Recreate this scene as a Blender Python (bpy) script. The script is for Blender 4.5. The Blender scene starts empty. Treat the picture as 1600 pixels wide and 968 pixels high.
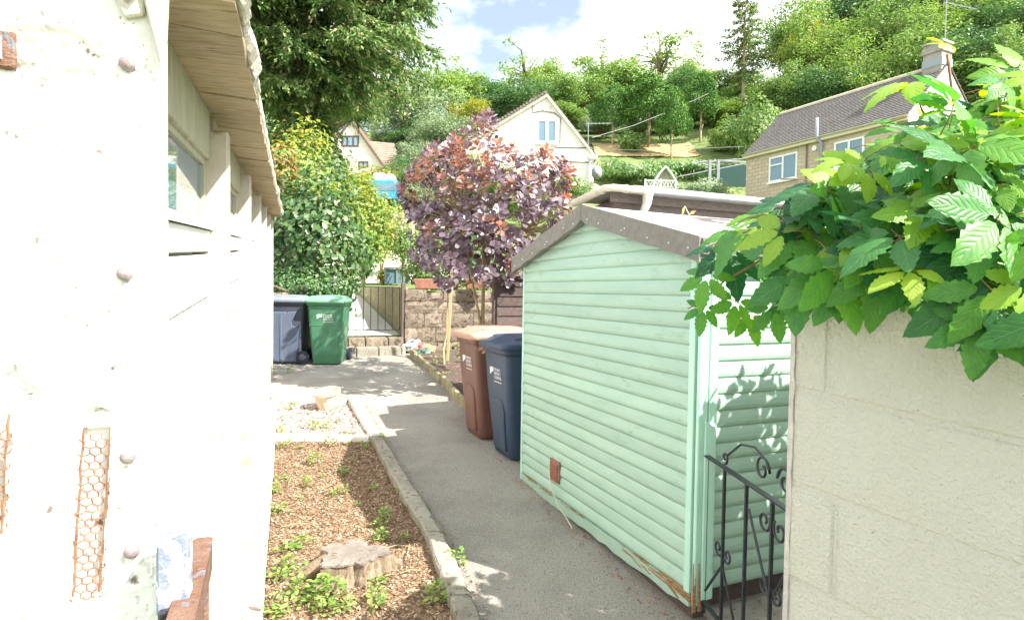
import bpy, bmesh, math, random
import numpy as np
from mathutils import Vector, Matrix
R = math.radians
random.seed(7)
rng = np.random.default_rng(11)
S = bpy.context.scene
C = S.collection

# ------------------------------------------------------------------ camera, sky, sun, exposure
FPX = 930.0
PITCH, ROLL = R(1.85), R(0.85)
fw = Vector((0, math.cos(PITCH), -math.sin(PITCH)))
r0 = Vector((1, 0, 0)); u0 = r0.cross(fw)
rt = r0 * math.cos(ROLL) + u0 * math.sin(ROLL)
up = u0 * math.cos(ROLL) - r0 * math.sin(ROLL)
cam = bpy.data.cameras.new('camera'); camo = bpy.data.objects.new('camera', cam); C.objects.link(camo)
m = Matrix((rt, up, -fw)).transposed().to_4x4()
camo.matrix_world = m
cam.sensor_width = 36; cam.lens = FPX / 1600 * 36; cam.clip_start = .02; cam.clip_end = 3000
S.camera = camo
SUN_EL, SUN_AZ = R(44.5), R(119)
sun = bpy.data.lights.new('sun', 'SUN'); suno = bpy.data.objects.new('sun', sun); C.objects.link(suno)
sdir = Vector((math.sin(SUN_AZ) * math.cos(SUN_EL), math.cos(SUN_AZ) * math.cos(SUN_EL), math.sin(SUN_EL)))
suno.rotation_euler = sdir.to_track_quat('Z', 'Y').to_euler()
sun.energy = 5.0; sun.angle = R(.5); sun.color = (1, .95, .86)
W = bpy.data.worlds.new('World'); S.world = W; W.use_nodes = True
def sky_world():
    nt = W.node_tree; N = nt.nodes; L = nt.links
    bg = N['Background']
    sk = N.new('ShaderNodeTexSky'); sk.sky_type = 'NISHITA'; sk.sun_disc = False
    sk.sun_elevation = SUN_EL; sk.sun_rotation = SUN_AZ; sk.air_density = 1.0; sk.dust_density = 1.0; sk.ozone_density = .8
    tc = N.new('ShaderNodeTexCoord'); mp = N.new('ShaderNodeMapping'); mp.inputs['Scale'].default_value = (1, 1, 2.0)
    mp.inputs['Location'].default_value = (-1.1344, -.7908, -3.1196)
    no = N.new('ShaderNodeTexNoise'); no.inputs['Scale'].default_value = 2.2; no.inputs['Detail'].default_value = 7; no.inputs['Roughness'].default_value = .55
    rp = N.new('ShaderNodeValToRGB'); rp.color_ramp.elements[0].position = .40; rp.color_ramp.elements[1].position = .56
    mx = N.new('ShaderNodeMix'); mx.data_type = 'RGBA'
    L.new(tc.outputs['Generated'], mp.inputs[0]); L.new(mp.outputs[0], no.inputs[0]); L.new(no.outputs[0], rp.inputs[0])
    vm = N.new('ShaderNodeMapRange'); vm.inputs[3].default_value = .13; L.new(rp.outputs[0], vm.inputs[0]); L.new(vm.outputs[0], mx.inputs[0]); L.new(sk.outputs[0], mx.inputs[6]); mx.inputs[7].default_value = (10, 10.2, 10.4, 1)
    L.new(mx.outputs[2], bg.inputs[0]); bg.inputs[1].default_value = .092
sky_world()
S.view_settings.view_transform = 'Standard'; S.view_settings.look = 'None'; S.view_settings.gamma = 1
S.view_settings.exposure = 1.48
try:
    S.cycles.max_bounces = 6; S.cycles.transparent_max_bounces = 6; S.cycles.use_denoising = True
    S.cycles.use_light_tree = False
except Exception: pass

# ------------------------------------------------------------------ helpers
def ray(px, py): return rt * ((px - 800) / FPX) + up * ((484 - py) / FPX) + fw
def at(px, py, Y):
    d = ray(px, py); return d * (Y / d.y)
GS, G0 = .065, -1.8
def gz(y): return G0 + GS * y
def G(px, py, off=0):
    d = ray(px, py); t = (G0 + off) / (d.z - GS * d.y); return d * t
U = Vector((.921, .389, 0)); V = Vector((-.389, .921, 0)); Z = Vector((0, 0, 1))

ORG = {}
def tag(o, label=None, cat=None, group=None, kind=None):
    if label: o['label'] = label
    if cat: o['category'] = cat
    if group: o['group'] = group
    if kind: o['kind'] = kind
    return o
def thing(name, label, cat, loc=(0, 0, 0), rotz=0, group=None):
    o = bpy.data.objects.new(name, None); C.objects.link(o); o.empty_display_size = .1
    o.location = loc; o.rotation_euler = (0, 0, rotz); ORG[o.name] = Vector(loc)
    return tag(o, label, cat, group)
def link(name, me, parent=None, mat=None):
    o = bpy.data.objects.new(name, me); C.objects.link(o)
    if mat is not None and not me.materials:
        for mm in (mat if isinstance(mat, (list, tuple)) else [mat]): me.materials.append(mm)
    if parent: o.parent = parent
    return o
class MB:
    def __init__(s): s.v = []; s.f = []; s.mi = []; s.cur = 0
    def add(s, vs, fs):
        n = len(s.v); s.v.extend([tuple(v) for v in vs])
        for f in fs: s.f.append(tuple(i + n for i in f)); s.mi.append(s.cur)
        return s
    def hexa(s, b, t):   # bottom quad ccw, top quad ccw
        return s.add(list(b) + list(t), [(3, 2, 1, 0), (4, 5, 6, 7), (0, 1, 5, 4), (1, 2, 6, 5), (2, 3, 7, 6), (3, 0, 4, 7)])
    def box(s, c, sz, ax=None):
        X, Y, ZZ = ax if ax else (Vector((1, 0, 0)), Vector((0, 1, 0)), Z)
        c = Vector(c); x, y, z = X * (sz[0] / 2), Y * (sz[1] / 2), ZZ * (sz[2] / 2)
        return s.hexa([c - x - y - z, c + x - y - z, c + x + y - z, c - x + y - z], [c - x - y + z, c + x - y + z, c + x + y + z, c - x + y + z])
    def prism(s, poly, d):   # poly list of points, d extrusion vector
        n = len(poly); p = [Vector(q) for q in poly]; d = Vector(d)
        return s.add(p + [q + d for q in p], [tuple(range(n))[::-1], tuple(range(n, 2 * n))] + [(i, (i + 1) % n, n + (i + 1) % n, n + i) for i in range(n)])
    def tube(s, pts, rad, n=6, cap=True):
        pts = [Vector(p) for p in pts]; k = len(pts)
        rad = rad if isinstance(rad, (list, tuple)) else [rad] * k
        vs = []; fs = []; ref = None
        for i, p in enumerate(pts):
            d = (pts[min(i + 1, k - 1)] - pts[max(i - 1, 0)])
            if d.length < 1e-9: d = Vector((0, 0, 1))
            d.normalize()
            if ref is None: ref = d.orthogonal().normalized()
            a = (ref - d * ref.dot(d))
            a = a.normalized() if a.length > 1e-6 else d.orthogonal().normalized()
            ref = a; b = d.cross(a)
            for j in range(n):
                q = 2 * math.pi * j / n; vs.append(p + (a * math.cos(q) + b * math.sin(q)) * rad[i])
        for i in range(k - 1):
            for j in range(n): fs.append((i * n + j, i * n + (j + 1) % n, (i + 1) * n + (j + 1) % n, (i + 1) * n + j))
        if cap: fs.append(tuple(range(n))[::-1]); fs.append(tuple(range((k - 1) * n, k * n)))
        return s.add(vs, fs)
    def loft(s, rings, cap=True):
        n = len(rings[0]); vs = [q for r in rings for q in r]; fs = []
        for i in range(len(rings) - 1):
            for j in range(n): fs.append((i * n + j, i * n + (j + 1) % n, (i + 1) * n + (j + 1) % n, (i + 1) * n + j))
        if cap: fs.append(tuple(range(n))[::-1]); fs.append(tuple(range((len(rings) - 1) * n, len(rings) * n)))
        return s.add(vs, fs)
    def sphere(s, c, r, n=8, k=5, sq=(1, 1, 1)):
        c = Vector(c); rings = []
        for i in range(k + 1):
            t = math.pi * i / k - math.pi / 2; rr = max(math.cos(t), .02)
            rings.append([c + Vector((math.cos(2 * math.pi * j / n) * rr * r * sq[0], math.sin(2 * math.pi * j / n) * rr * r * sq[1], math.sin(t) * r * sq[2])) for j in range(n)])
        return s.loft(rings)
    def mesh(s, name, mat=None, o=Vector((0, 0, 0)), smooth=False):
        me = bpy.data.meshes.new(name)
        me.from_pydata([(v[0] - o[0], v[1] - o[1], v[2] - o[2]) for v in s.v], [], s.f)
        if mat is not None:
            for mm in (mat if isinstance(mat, (list, tuple)) else [mat]): me.materials.append(mm)
        if len(set(s.mi)) > 1: me.polygons.foreach_set('material_index', s.mi)
        if smooth: me.polygons.foreach_set('use_smooth', [True] * len(me.polygons))
        me.update(); return me
    def build(s, name, mat, parent=None, smooth=False, bevel=0, label=None, kind=None, fix=True):
        o = ORG.get(parent.name, Vector((0, 0, 0))) if parent else Vector((0, 0, 0))
        me = s.mesh(name, mat, o, False)
        if fix or bevel:
            bm = bmesh.new(); bm.from_mesh(me)
            if fix: bmesh.ops.recalc_face_normals(bm, faces=bm.faces)
            if bevel: bmesh.ops.bevel(bm, geom=[e for e in bm.edges if e.is_manifold and e.calc_face_angle(0) > .5], offset=bevel, segments=1, affect='EDGES', clamp_overlap=True)
            bm.to_mesh(me); bm.free()
        if smooth: me.polygons.foreach_set('use_smooth', [True] * len(me.polygons))
        ob = link(name, me, parent); ORG[ob.name] = o
        if not parent:   # put the origin of a lone mesh at its base centre
            vs = np.array(s.v); c = Vector(((vs[:, 0].min() + vs[:, 0].max()) / 2, (vs[:, 1].min() + vs[:, 1].max()) / 2, vs[:, 2].min()))
            me.transform(Matrix.Translation(-c)); ob.location = c
        return tag(ob, label, None, None, kind)
def npmesh(name, verts, faces, mat=None, smooth=False):
    me = bpy.data.meshes.new(name); k = faces.shape[1]
    me.vertices.add(len(verts)); me.vertices.foreach_set('co', verts.astype(np.float32).ravel())
    me.loops.add(faces.size); me.loops.foreach_set('vertex_index', faces.astype(np.int32).ravel())
    me.polygons.add(len(faces)); me.polygons.foreach_set('loop_start', np.arange(0, faces.size, k, dtype=np.int32))
    if smooth: me.polygons.foreach_set('use_smooth', np.ones(len(faces), dtype=bool))
    me.update(calc_edges=True)
    if mat is not None:
        for mm in (mat if isinstance(mat, (list, tuple)) else [mat]): me.materials.append(mm)
    return me
def unit(a): return a / np.maximum(np.linalg.norm(a, axis=-1, keepdims=True), 1e-9)
def leaves_np(c, d, n, Ln, Wd, fold=.25, shape=0):
    """leaf faces: c base (N,3), d direction, n normal, Ln, Wd arrays; shape 0 rhombus, 1 rounded (6-gon folded)"""
    d = unit(d); s = unit(np.cross(n, d)); n2 = np.cross(d, s)
    Ln = np.asarray(Ln).reshape(-1, 1); Wd = np.asarray(Wd).reshape(-1, 1)
    N = len(c)
    if shape == 0:
        v = np.stack([c, c + d * Ln * .5 + s * Wd * .5 + n2 * Wd * fold, c + d * Ln, c + d * Ln * .5 - s * Wd * .5 + n2 * Wd * fold], 1)
        i = np.arange(N)[:, None] * 4
        f = np.concatenate([i + np.array([[0, 1, 2]]), i + np.array([[0, 2, 3]])], 1).reshape(-1, 3)
        return v.reshape(-1, 3), f
    k = [(0, 0, 0), (.35, .42, fold), (.75, .5, fold), (1, .18, 0), (1, -.18, 0), (.75, -.5, fold), (.35, -.42, fold), (.55, 0, 0)]
    v = np.stack([c + d * Ln * a + s * Wd * b + n2 * Wd * h * .5 for a, b, h in k], 1)
    i = np.arange(N)[:, None] * 8
    tr = [(7, 0, 6), (7, 6, 5), (7, 5, 4), (7, 4, 3), (7, 3, 2), (7, 2, 1), (7, 1, 0)]
    f = np.concatenate([i + np.array([t]) for t in tr], 1).reshape(-1, 3)
    return v.reshape(-1, 3), f

# ------------------------------------------------------------------ materials
def pm(name, c1, c2=None, sc=6, rough=.8, bump=0, bsc=60, c3=None, sc3=40, t3=.62, objrand=0, metal=0, lo=.35, hi=.65, spec=.3, stretch=None, coat=0, c4=None, sc4=90, t4=.6):
    mt = bpy.data.materials.new(name); mt.use_nodes = True
    nt = mt.node_tree; N = nt.nodes; L = nt.links; b = N['Principled BSDF']
    b.inputs['Roughness'].default_value = rough; b.inputs['Metallic'].default_value = metal; b.inputs['Specular IOR Level'].default_value = spec
    if coat: b.inputs['Coat Weight'].default_value = coat; b.inputs['Coat Roughness'].default_value = .2
    tc = N.new('ShaderNodeTexCoord'); src = tc.outputs['Object']
    if stretch:
        mp = N.new('ShaderNodeMapping'); mp.inputs['Scale'].default_value = stretch; L.new(src, mp.inputs[0]); src = mp.outputs[0]
    def noise(scale, det=5):
        n = N.new('ShaderNodeTexNoise'); n.inputs['Scale'].default_value = scale; n.inputs['Detail'].default_value = det; n.inputs['Roughness'].default_value = .6
        L.new(src, n.inputs[0]); return n.outputs[0]
    def ramp(f, a, bb):
        r = N.new('ShaderNodeMapRange'); r.inputs[1].default_value = a; r.inputs[2].default_value = bb; L.new(f, r.inputs[0]); return r.outputs[0]
    def mix(f, A, B):
        x = N.new('ShaderNodeMix'); x.data_type = 'RGBA'
        if hasattr(f, 'links'): L.new(f, x.inputs[0])
        else: x.inputs[0].default_value = f
        for i, q in ((6, A), (7, B)):
            if hasattr(q, 'links'): L.new(q, x.inputs[i])
            else: x.inputs[i].default_value = (*q, 1)
        return x.outputs[2]
    col = None
    if c2 is not None: col = mix(ramp(noise(sc), lo, hi), c1, c2)
    if c3 is not None: col = mix(ramp(noise(sc3, 3), t3, t3 + .08), col if col is not None else c1, c3)
    if c4 is not None: col = mix(ramp(noise(sc4, 2), t4, t4 + .05), col, c4)
    if objrand:
        oi = N.new('ShaderNodeObjectInfo'); hs = N.new('ShaderNodeHueSaturation')
        r = N.new('ShaderNodeMapRange'); r.inputs[3].default_value = 1 - objrand; r.inputs[4].default_value = 1 + objrand
        L.new(oi.outputs['Random'], r.inputs[0]); L.new(r.outputs[0], hs.inputs['Value'])
        if col is not None: L.new(col, hs.inputs['Color'])
        else: hs.inputs['Color'].default_value = (*c1, 1)
        col = hs.outputs[0]
    if col is not None: L.new(col, b.inputs['Base Color'])
    else: b.inputs['Base Color'].default_value = (*c1, 1)
    if bump:
        bp = N.new('ShaderNodeBump'); bp.inputs['Strength'].default_value = min(1, bump); bp.inputs['Distance'].default_value = .01 * max(1, bump)
        L.new(noise(bsc, 6), bp.inputs['Height']); L.new(bp.outputs[0], b.inputs['Normal'])
    return mt
def leafmat(name, cols, trans=.35, rough=.45, spec=.4, tcol=None):
    mt = bpy.data.materials.new(name); mt.use_nodes = True
    nt = mt.node_tree; N = nt.nodes; L = nt.links; b = N['Principled BSDF']; out = N['Material Output']
    ge = N.new('ShaderNodeNewGeometry'); rp = N.new('ShaderNodeValToRGB'); rp.color_ramp.interpolation = 'LINEAR'
    e = rp.color_ramp.elements
    e[0].position = 0; e[0].color = (*cols[0], 1); e[1].position = 1; e[1].color = (*cols[-1], 1)
    for i in range(1, len(cols) - 1):
        q = e.new(i / (len(cols) - 1)); q.color = (*cols[i], 1)
    L.new(ge.outputs['Random Per Island'], rp.inputs[0]); L.new(rp.outputs[0], b.inputs['Base Color'])
    b.inputs['Roughness'].default_value = rough; b.inputs['Specular IOR Level'].default_value = spec
    tr = N.new('ShaderNodeBsdfTranslucent'); hs = N.new('ShaderNodeHueSaturation'); hs.inputs['Saturation'].default_value = 1.15; hs.inputs['Value'].default_value = 1.5
    if tcol is None: L.new(rp.outputs[0], hs.inputs['Color'])
    else: hs.inputs['Color'].default_value = (*tcol, 1)
    L.new(hs.outputs[0], tr.inputs[0])
    ms = N.new('ShaderNodeMixShader'); ms.inputs[0].default_value = trans
    L.new(b.outputs[0], ms.inputs[1]); L.new(tr.outputs[0], ms.inputs[2]); L.new(ms.outputs[0], out.inputs[0])
    return mt
def glass(name, col=(.1, .13, .16), rough=.05):
    return pm(name, col, rough=rough, spec=.9)
M = {}
M['green'] = pm('green_paint', (.335, .495, .40), (.38, .535, .435), 3, .45, .15, 90, c3=(.32, .47, .365), sc3=5, t3=.6, objrand=.07, stretch=(1, 1, 3), c4=(.30, .40, .30), sc4=9, t4=.69)
M['greentrim'] = pm('green_trim_paint', (.42, .68, .56), (.48, .72, .6), 5, .4, .1, 60)
M['felt'] = pm('roof_felt', (.25, .232, .205), (.32, .295, .265), 25, .95, .9, 400, c3=(.33, .31, .28), sc3=300, t3=.6)
M['feltroof'] = pm('mineral_felt', (.5, .5, .46), (.62, .62, .58), 8, .95, .8, 300, c3=(.3, .33, .24), sc3=12, t3=.66)
M['rot'] = pm('rotten_wood', (.32, .17, .07), (.5, .33, .17), 30, .9, 1, 80, stretch=(1, 1, 4))
M['white'] = pm('white_masonry_paint', (.80, .79, .75), (.84, .83, .80), 5, .8, .25, 60)
M['pierwhite'] = pm('flaking_white_render', (.78, .77, .73), (.84, .83, .80), 5, .85, .4, 50, c3=(.22, .17, .14), sc3=26, t3=.655, c4=(.42, .36, .3), sc4=70, t4=.67)
M['cream'] = pm('cream_masonry_paint', (.76, .73, .625), (.80, .775, .68), 2.5, .88, 2.2, 120, c3=(.45, .39, .30), sc3=90, t3=.69)
M['mortar'] = pm('painted_mortar', (.60, .575, .49), (.67, .645, .56), 8, .85, .6, 150)
M['wallend'] = pm('weathered_wall_end', (.45, .40, .38), (.6, .56, .52), 12, .9, .8, 90)
M['soffit'] = pm('soffit_board', (.38, .29, .17), (.54, .44, .29), 7, .8, .7, 50, c3=(.26, .17, .09), sc3=4, t3=.6, objrand=.1, stretch=(1.5, 12, 1))
M['fascia'] = pm('cream_board_paint', (.38, .365, .26), (.48, .455, .34), 9, .7, .25, 40, c3=(.45, .42, .3), sc3=10, t3=.66, objrand=.05, stretch=(6, 6, .6))
M['post'] = pm('garage_post_paint', (.46, .41, .325), (.56, .51, .42), 8, .8, .4, 50, c3=(.34, .27, .19), sc3=9, t3=.62)
M['asb'] = pm('crusty_roof_sheet', (.6, .56, .46), (.72, .69, .6), 30, .95, 1.5, 60, c3=(.4, .36, .26), sc3=40, t3=.6)
M['sandy'] = pm('sandy_render', (.5, .41, .27), (.62, .53, .38), 60, .95, 1, 220)
M['bolt'] = pm('weathered_bolt', (.24, .19, .19), (.34, .29, .3), 60, .6, .4, 200, metal=.2)
M['rust'] = pm('rust', (.17, .078, .048), (.235, .14, .10), 20, .85, .9, 120, c3=(.2, .19, .2), sc3=30, t3=.55)
M['lath'] = pm('rusty_lath', (.19, .09, .05), (.3, .18, .11), 40, .9)
M['bluepeel'] = pm('peeling_blue_paint', (.74, .73, .71), c2=(.20, .23, .30), sc=34, rough=.7, bump=1, bsc=22, lo=.47, hi=.5)
M['black'] = pm('black_ironwork', (.012, .014, .024), (.03, .03, .04), 40, .35, .2, 60, spec=.5)
M['path'] = pm('worn_tarmac', (.285, .265, .235), (.40, .372, .33), 1.3, .92, 2.0, 100, c3=(.17, .155, .135), sc3=95, t3=.57, c4=(.56, .52, .46), sc4=120, t4=.615, lo=.38, hi=.6)
M['conc'] = pm('old_concrete', (.24, .22, .18), (.34, .315, .26), 8, .92, 1.3, 70, c3=(.12, .11, .07), sc3=26, t3=.58, objrand=.12)
M['palecon'] = pm('pale_concrete', (.62, .58, .5), (.7, .67, .6), 7, .92, .9, 90, c3=(.36, .27, .17), sc3=26, t3=.62, objrand=.06)
M['edging'] = pm('mossy_edging', (.30, .26, .15), (.40, .35, .22), 9, .95, 1, 60, c3=(.13, .11, .07), sc3=18, t3=.58, objrand=.18)
M['stone'] = pm('rough_wall_stone', (.15, .12, .09), (.25, .205, .155), 9, .95, 1.8, 34, c3=(.07, .06, .045), sc3=14, t3=.55, objrand=.2)
M['mulch'] = pm('bark_mulch', (.215, .135, .08), (.33, .23, .148), 28, .95, 1.5, 90, c3=(.09, .045, .025), sc3=70, t3=.55)
M['soil'] = pm('dark_soil', (.075, .055, .045), (.13, .10, .08), 14, .95, 1.5, 60)
M['terrain'] = pm('hill_grass', (.10, .15, .045), (.18, .22, .07), .35, .95, .6, 6, c3=(.07, .11, .035), sc3=1.2, t3=.55)
M['terrace'] = pm('pale_terrace', (.5, .46, .37), (.58, .54, .45), 4, .95, .6, 60)
M['chip'] = leafmat('mulch_chip', [(.10, .058, .035), (.22, .14, .085), (.34, .235, .15), (.54, .43, .32)], 0, .9, .2)
M['gravel'] = leafmat('gravel_chip', [(.14, .08, .055), (.33, .23, .18), (.45, .37, .33), (.62, .57, .55)], 0, .9, .2)
M['litter'] = leafmat('dry_leaf_litter', [(.16, .07, .04), (.35, .16, .08), (.45, .28, .14), (.2, .12, .08)], .1, .8, .2)
M['bark'] = pm('bark', (.17, .12, .08), (.28, .22, .16), 14, .95, 1, 30, stretch=(3, 3, .6))
M['palebark'] = pm('pale_bark', (.34, .25, .14), (.46, .36, .22), 14, .9, .7, 40, stretch=(3, 3, .6))
M['stake'] = pm('wooden_stake', (.42, .29, .15), (.54, .41, .24), 14, .9, .5, 40, stretch=(4, 4, .5))
M['cutwood'] = pm('weathered_cut_wood', (.17, .145, .125), (.24, .21, .185), 12, .95, .8, 50, c3=(.12, .09, .07), sc3=20, t3=.58)
M['darkwood'] = pm('dark_stained_board', (.085, .06, .055), (.13, .095, .09), 6, .8, .7, 40, objrand=.25, stretch=(1.2, 8, 8))
M['greyboard'] = pm('faded_brown_board', (.145, .115, .105), (.205, .17, .155), 6, .8, .7, 40, objrand=.2, stretch=(1.2, 8, 8))
M['gutter'] = pm('grey_plastic_gutter', (.27, .29, .31), (.36, .38, .4), 10, .5, .1, 40)
M['cgutter'] = pm('cream_plastic_gutter', (.52, .48, .39), (.6, .56, .46), 10, .5, .1, 40, c3=(.36, .31, .23), sc3=14, t3=.62)
M['terracotta'] = pm('vent_terracotta', (.26, .11, .075), (.34, .17, .12), 20, .7)
M['cord'] = pm('pale_cord', (.6, .53, .4), rough=.8)
M['nail'] = pm('galvanised_nail', (.7, .7, .68), rough=.4, metal=.3)
M['bingreen'] = pm('green_bin_plastic', (.06, .19, .105), (.075, .21, .12), 5, .42, .15, 300, c3=(.10, .23, .145), sc3=9, t3=.62)
M['bingreenlid'] = pm('green_lid_plastic', (.14, .34, .2), (.17, .38, .24), 5, .4, .15, 300)
M['bingrey'] = pm('grey_bin_plastic', (.045, .055, .078), (.06, .07, .095), 5, .45, .15, 300)
M['bingreylid'] = pm('grey_lid_plastic', (.16, .18, .23), (.2, .225, .28), 5, .4, .15, 300)
M['binpanel'] = pm('sunlit_panel_plastic', (.10, .125, .18), (.125, .15, .21), 5, .4, .15, 300)  # same plastic as the body, paler: sunlight put into the colour
M['binbrown'] = pm('brown_bin_plastic', (.15, .072, .055), (.18, .09, .068), 5, .45, .15, 300)
M['binbrownlid'] = pm('faded_brown_lid', (.42, .23, .17), (.5, .3, .23), 7, .5, .15, 300)
M['binblue'] = pm('blue_bin_plastic', (.035, .058, .10), (.048, .07, .115), 5, .42, .15, 300)
M['rubber'] = pm('black_rubber', (.02, .02, .03), rough=.7)
M['print'] = pm('white_print', (.78, .78, .8), rough=.6)
M['pot'] = pm('plant_pot', (.5, .42, .3), (.6, .52, .4), 10, .6, .2, 40, c3=(.3, .26, .2), sc3=14, t3=.6)
M['potin'] = pm('pot_inside', (.7, .6, .45), (.78, .7, .56), 8, .7)
M['stonewall'] = pm('pale_house_stone', (.74, .70, .62), (.8, .77, .7), 1.2, .9, .4, 5, c3=(.55, .47, .36), sc3=1.4, t3=.66)
M['houserender'] = pm('cream_house_render', (.72, .64, .48), (.78, .71, .57), 1, .9, .2, 5)
M['frame'] = pm('white_window_frame', (.78, .78, .76), rough=.5)
M['darkframe'] = pm('brown_window_frame', (.08, .05, .04), rough=.5)
M['pane'] = glass('window_glass', (.14, .23, .29), .03)  # blue of the reflected sky put into the base colour
M['panedark'] = glass('dark_window_glass', (.05, .07, .09), .03)
M['verge'] = pm('stone_verge', (.55, .47, .34), (.66, .58, .45), 3, .9, .3, 6)
M['tilebrown'] = pm('brown_tile', (.15, .12, .11), (.21, .17, .155), 2, .9, .3, 10, c3=(.27, .23, .2), sc3=6, t3=.6)
M['tilered'] = pm('reddish_tile', (.27, .18, .14), (.34, .25, .2), 2, .9, .3, 10)
M['lead'] = pm('lead_flashing', (.3, .33, .37), rough=.6)
M['metalpole'] = pm('grey_metal_pole', (.32, .34, .36), rough=.4, metal=.5)
M['bluevan'] = pm('blue_van_paint', (.05, .30, .58), rough=.3, coat=.4)
M['arbour'] = pm('pale_arbour_paint', (.38, .45, .38), (.43, .5, .43), 3, .6)
M['arbourin'] = pm('arbour_back', (.66, .62, .5), (.72, .68, .57), 3, .7)
M['pergola'] = pm('weathered_pergola', (.22, .23, .25), (.3, .31, .33), 6, .8)
M['net'] = pm('green_netting', (.03, .07, .06), rough=.9)
M['wire'] = pm('overhead_wire', (.35, .36, .36), rough=.7)
# leaves
M['lgreen'] = leafmat('mid_green_leaf', [(0.08, 0.15, 0.04), (0.13, 0.23, 0.055), (0.2, 0.31, 0.08), (0.32, 0.41, 0.13)], .3)
M['llight'] = leafmat('light_green_leaf', [(0.1, 0.19, 0.04), (0.17, 0.28, 0.06), (0.25, 0.36, 0.09), (0.34, 0.42, 0.12)], .35)
M['lgrey'] = leafmat('grey_green_leaf', [(0.13, 0.2, 0.1), (0.2, 0.28, 0.14), (0.28, 0.36, 0.2), (0.36, 0.42, 0.27)], .3)
M['lyellow'] = leafmat('yellow_green_leaf', [(.12, .16, .02), (.22, .25, .03), (.34, .33, .05), (.4, .36, .08)], .4)
M['ldark'] = leafmat('dark_green_leaf', [(0.04, 0.105, 0.035), (0.07, 0.155, 0.055), (0.11, 0.21, 0.07), (0.18, 0.28, 0.1)], .25)
M['lyew'] = leafmat('yew_needles', [(0.03, 0.1, 0.025), (0.06, 0.16, 0.035), (0.11, 0.23, 0.045), (0.2, 0.31, 0.06)], .15, .6, .2)
M['lconif'] = leafmat('conifer_needles', [(.06,.13,.05),(.11,.20,.07),(.2,.28,.09),(.36,.37,.19)], .3, .6, .2)
M['lvar'] = leafmat('glossy_shrub_leaf', [(.02,.06,.02),(.035,.09,.025),(.055,.125,.035),(.09,.165,.045),(.2,.24,.12)], .25, .42, .4)
M['lhedge'] = leafmat('laurel_leaf', [(.06, .15, .03), (.10, .21, .05), (.17, .27, .08), (.27, .36, .16)], .3, .35, .5)
M['lred'] = leafmat('reddish_leaf', [(.3, .09, .05), (.36, .16, .06), (.28, .2, .06), (.14, .17, .05)], .35)
M['lcyp'] = leafmat('blue_green_cypress', [(.06, .16, .09), (.09, .2, .12), (.13, .25, .15), (.18, .3, .2)], .2, .6, .2)
M['lpurple'] = leafmat('purple_leaf', [(.085,.062,.085),(.13,.095,.12),(.19,.15,.18),(.28,.23,.27),(.45,.39,.44)], .15, .34, .6, tcol=(.2,.07,.07))  # palest mauves put the glossy leaf highlights into the colour
M['lcoral'] = leafmat('coppery_young_leaf', [(.26,.10,.09),(.33,.17,.12),(.36,.22,.16),(.24,.12,.13),(.4,.27,.22)], .28, .4, .5, tcol=(.42,.15,.09))
M['weed'] = leafmat('weed_leaf', [(.12, .22, .05), (.18, .3, .07), (.27, .38, .10), (.36, .44, .14)], .35)
M['stem'] = pm('green_stem', (.16, .2, .07), rough=.7)
M['redstem'] = pm('red_petiole', (.22, .10, .06), (.3, .2, .1), 20, .6)
def vinemat(name, cols, vein, trans):
    mt = leafmat(name, cols, trans, .42, .4)
    nt = mt.node_tree; N = nt.nodes; L = nt.links; b = N['Principled BSDF']
    uv = N.new('ShaderNodeUVMap'); sx = N.new('ShaderNodeSeparateXYZ'); L.new(uv.outputs[0], sx.inputs[0])
    def mth(op, a, bb=None):
        q = N.new('ShaderNodeMath'); q.operation = op
        for i, x in enumerate((a, bb)):
            if x is None: continue
            if hasattr(x, 'links'): L.new(x, q.inputs[i])
            else: q.inputs[i].default_value = x
        return q.outputs[0]
    au = mth('ABSOLUTE', mth('SUBTRACT', mth('MULTIPLY', sx.outputs[0], 2), 1))
    ph = mth('FRACT', mth('SUBTRACT', mth('MULTIPLY', sx.outputs[1], 8), mth('MULTIPLY', au, 2.2)))
    side = mth('ABSOLUTE', mth('SUBTRACT', ph, .5))          # 0.5 at a vein
    vv = mth('MAXIMUM', mth('GREATER_THAN', side, .455), mth('LESS_THAN', au, .045))
    ramp = [n for n in N if n.type == 'VALTORGB'][0]
    oi = N.new('ShaderNodeObjectInfo'); ge = [n for n in N if n.type == 'NEW_GEOMETRY'][0]; tcn = N.new('ShaderNodeTexCoord'); nz_ = N.new('ShaderNodeTexNoise'); nz_.inputs['Scale'].default_value = 55; L.new(tcn.outputs['Object'], nz_.inputs[0])
    L.new(mth('ADD', mth('ADD', mth('MULTIPLY', oi.outputs['Random'], .62), mth('MULTIPLY', ge.outputs['Random Per Island'], .28)), mth('MULTIPLY', mth('SUBTRACT', nz_.outputs[0], .35), .35)), ramp.inputs[0])
    mx = N.new('ShaderNodeMix'); mx.data_type = 'RGBA'; L.new(mth('MULTIPLY', vv, .5), mx.inputs[0]); L.new(ramp.outputs[0], mx.inputs[6]); mx.inputs[7].default_value = (*vein, 1)
    L.new(mx.outputs[2], b.inputs['Base Color'])
    bp = N.new('ShaderNodeBump'); bp.inputs['Strength'].default_value = .32; bp.inputs['Distance'].default_value = .0025; bp.invert = True
    L.new(mth('POWER', mth('MULTIPLY', side, 2), 3), bp.inputs['Height']); L.new(bp.outputs[0], b.inputs['Normal'])
    return mt
M['vine'] = vinemat('creeper_leaf', [(.015, .075, .036), (.032, .13, .046), (.065, .215, .05), (.13, .33, .05), (.23, .44, .055)], (.17, .34, .12), .36)
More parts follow.
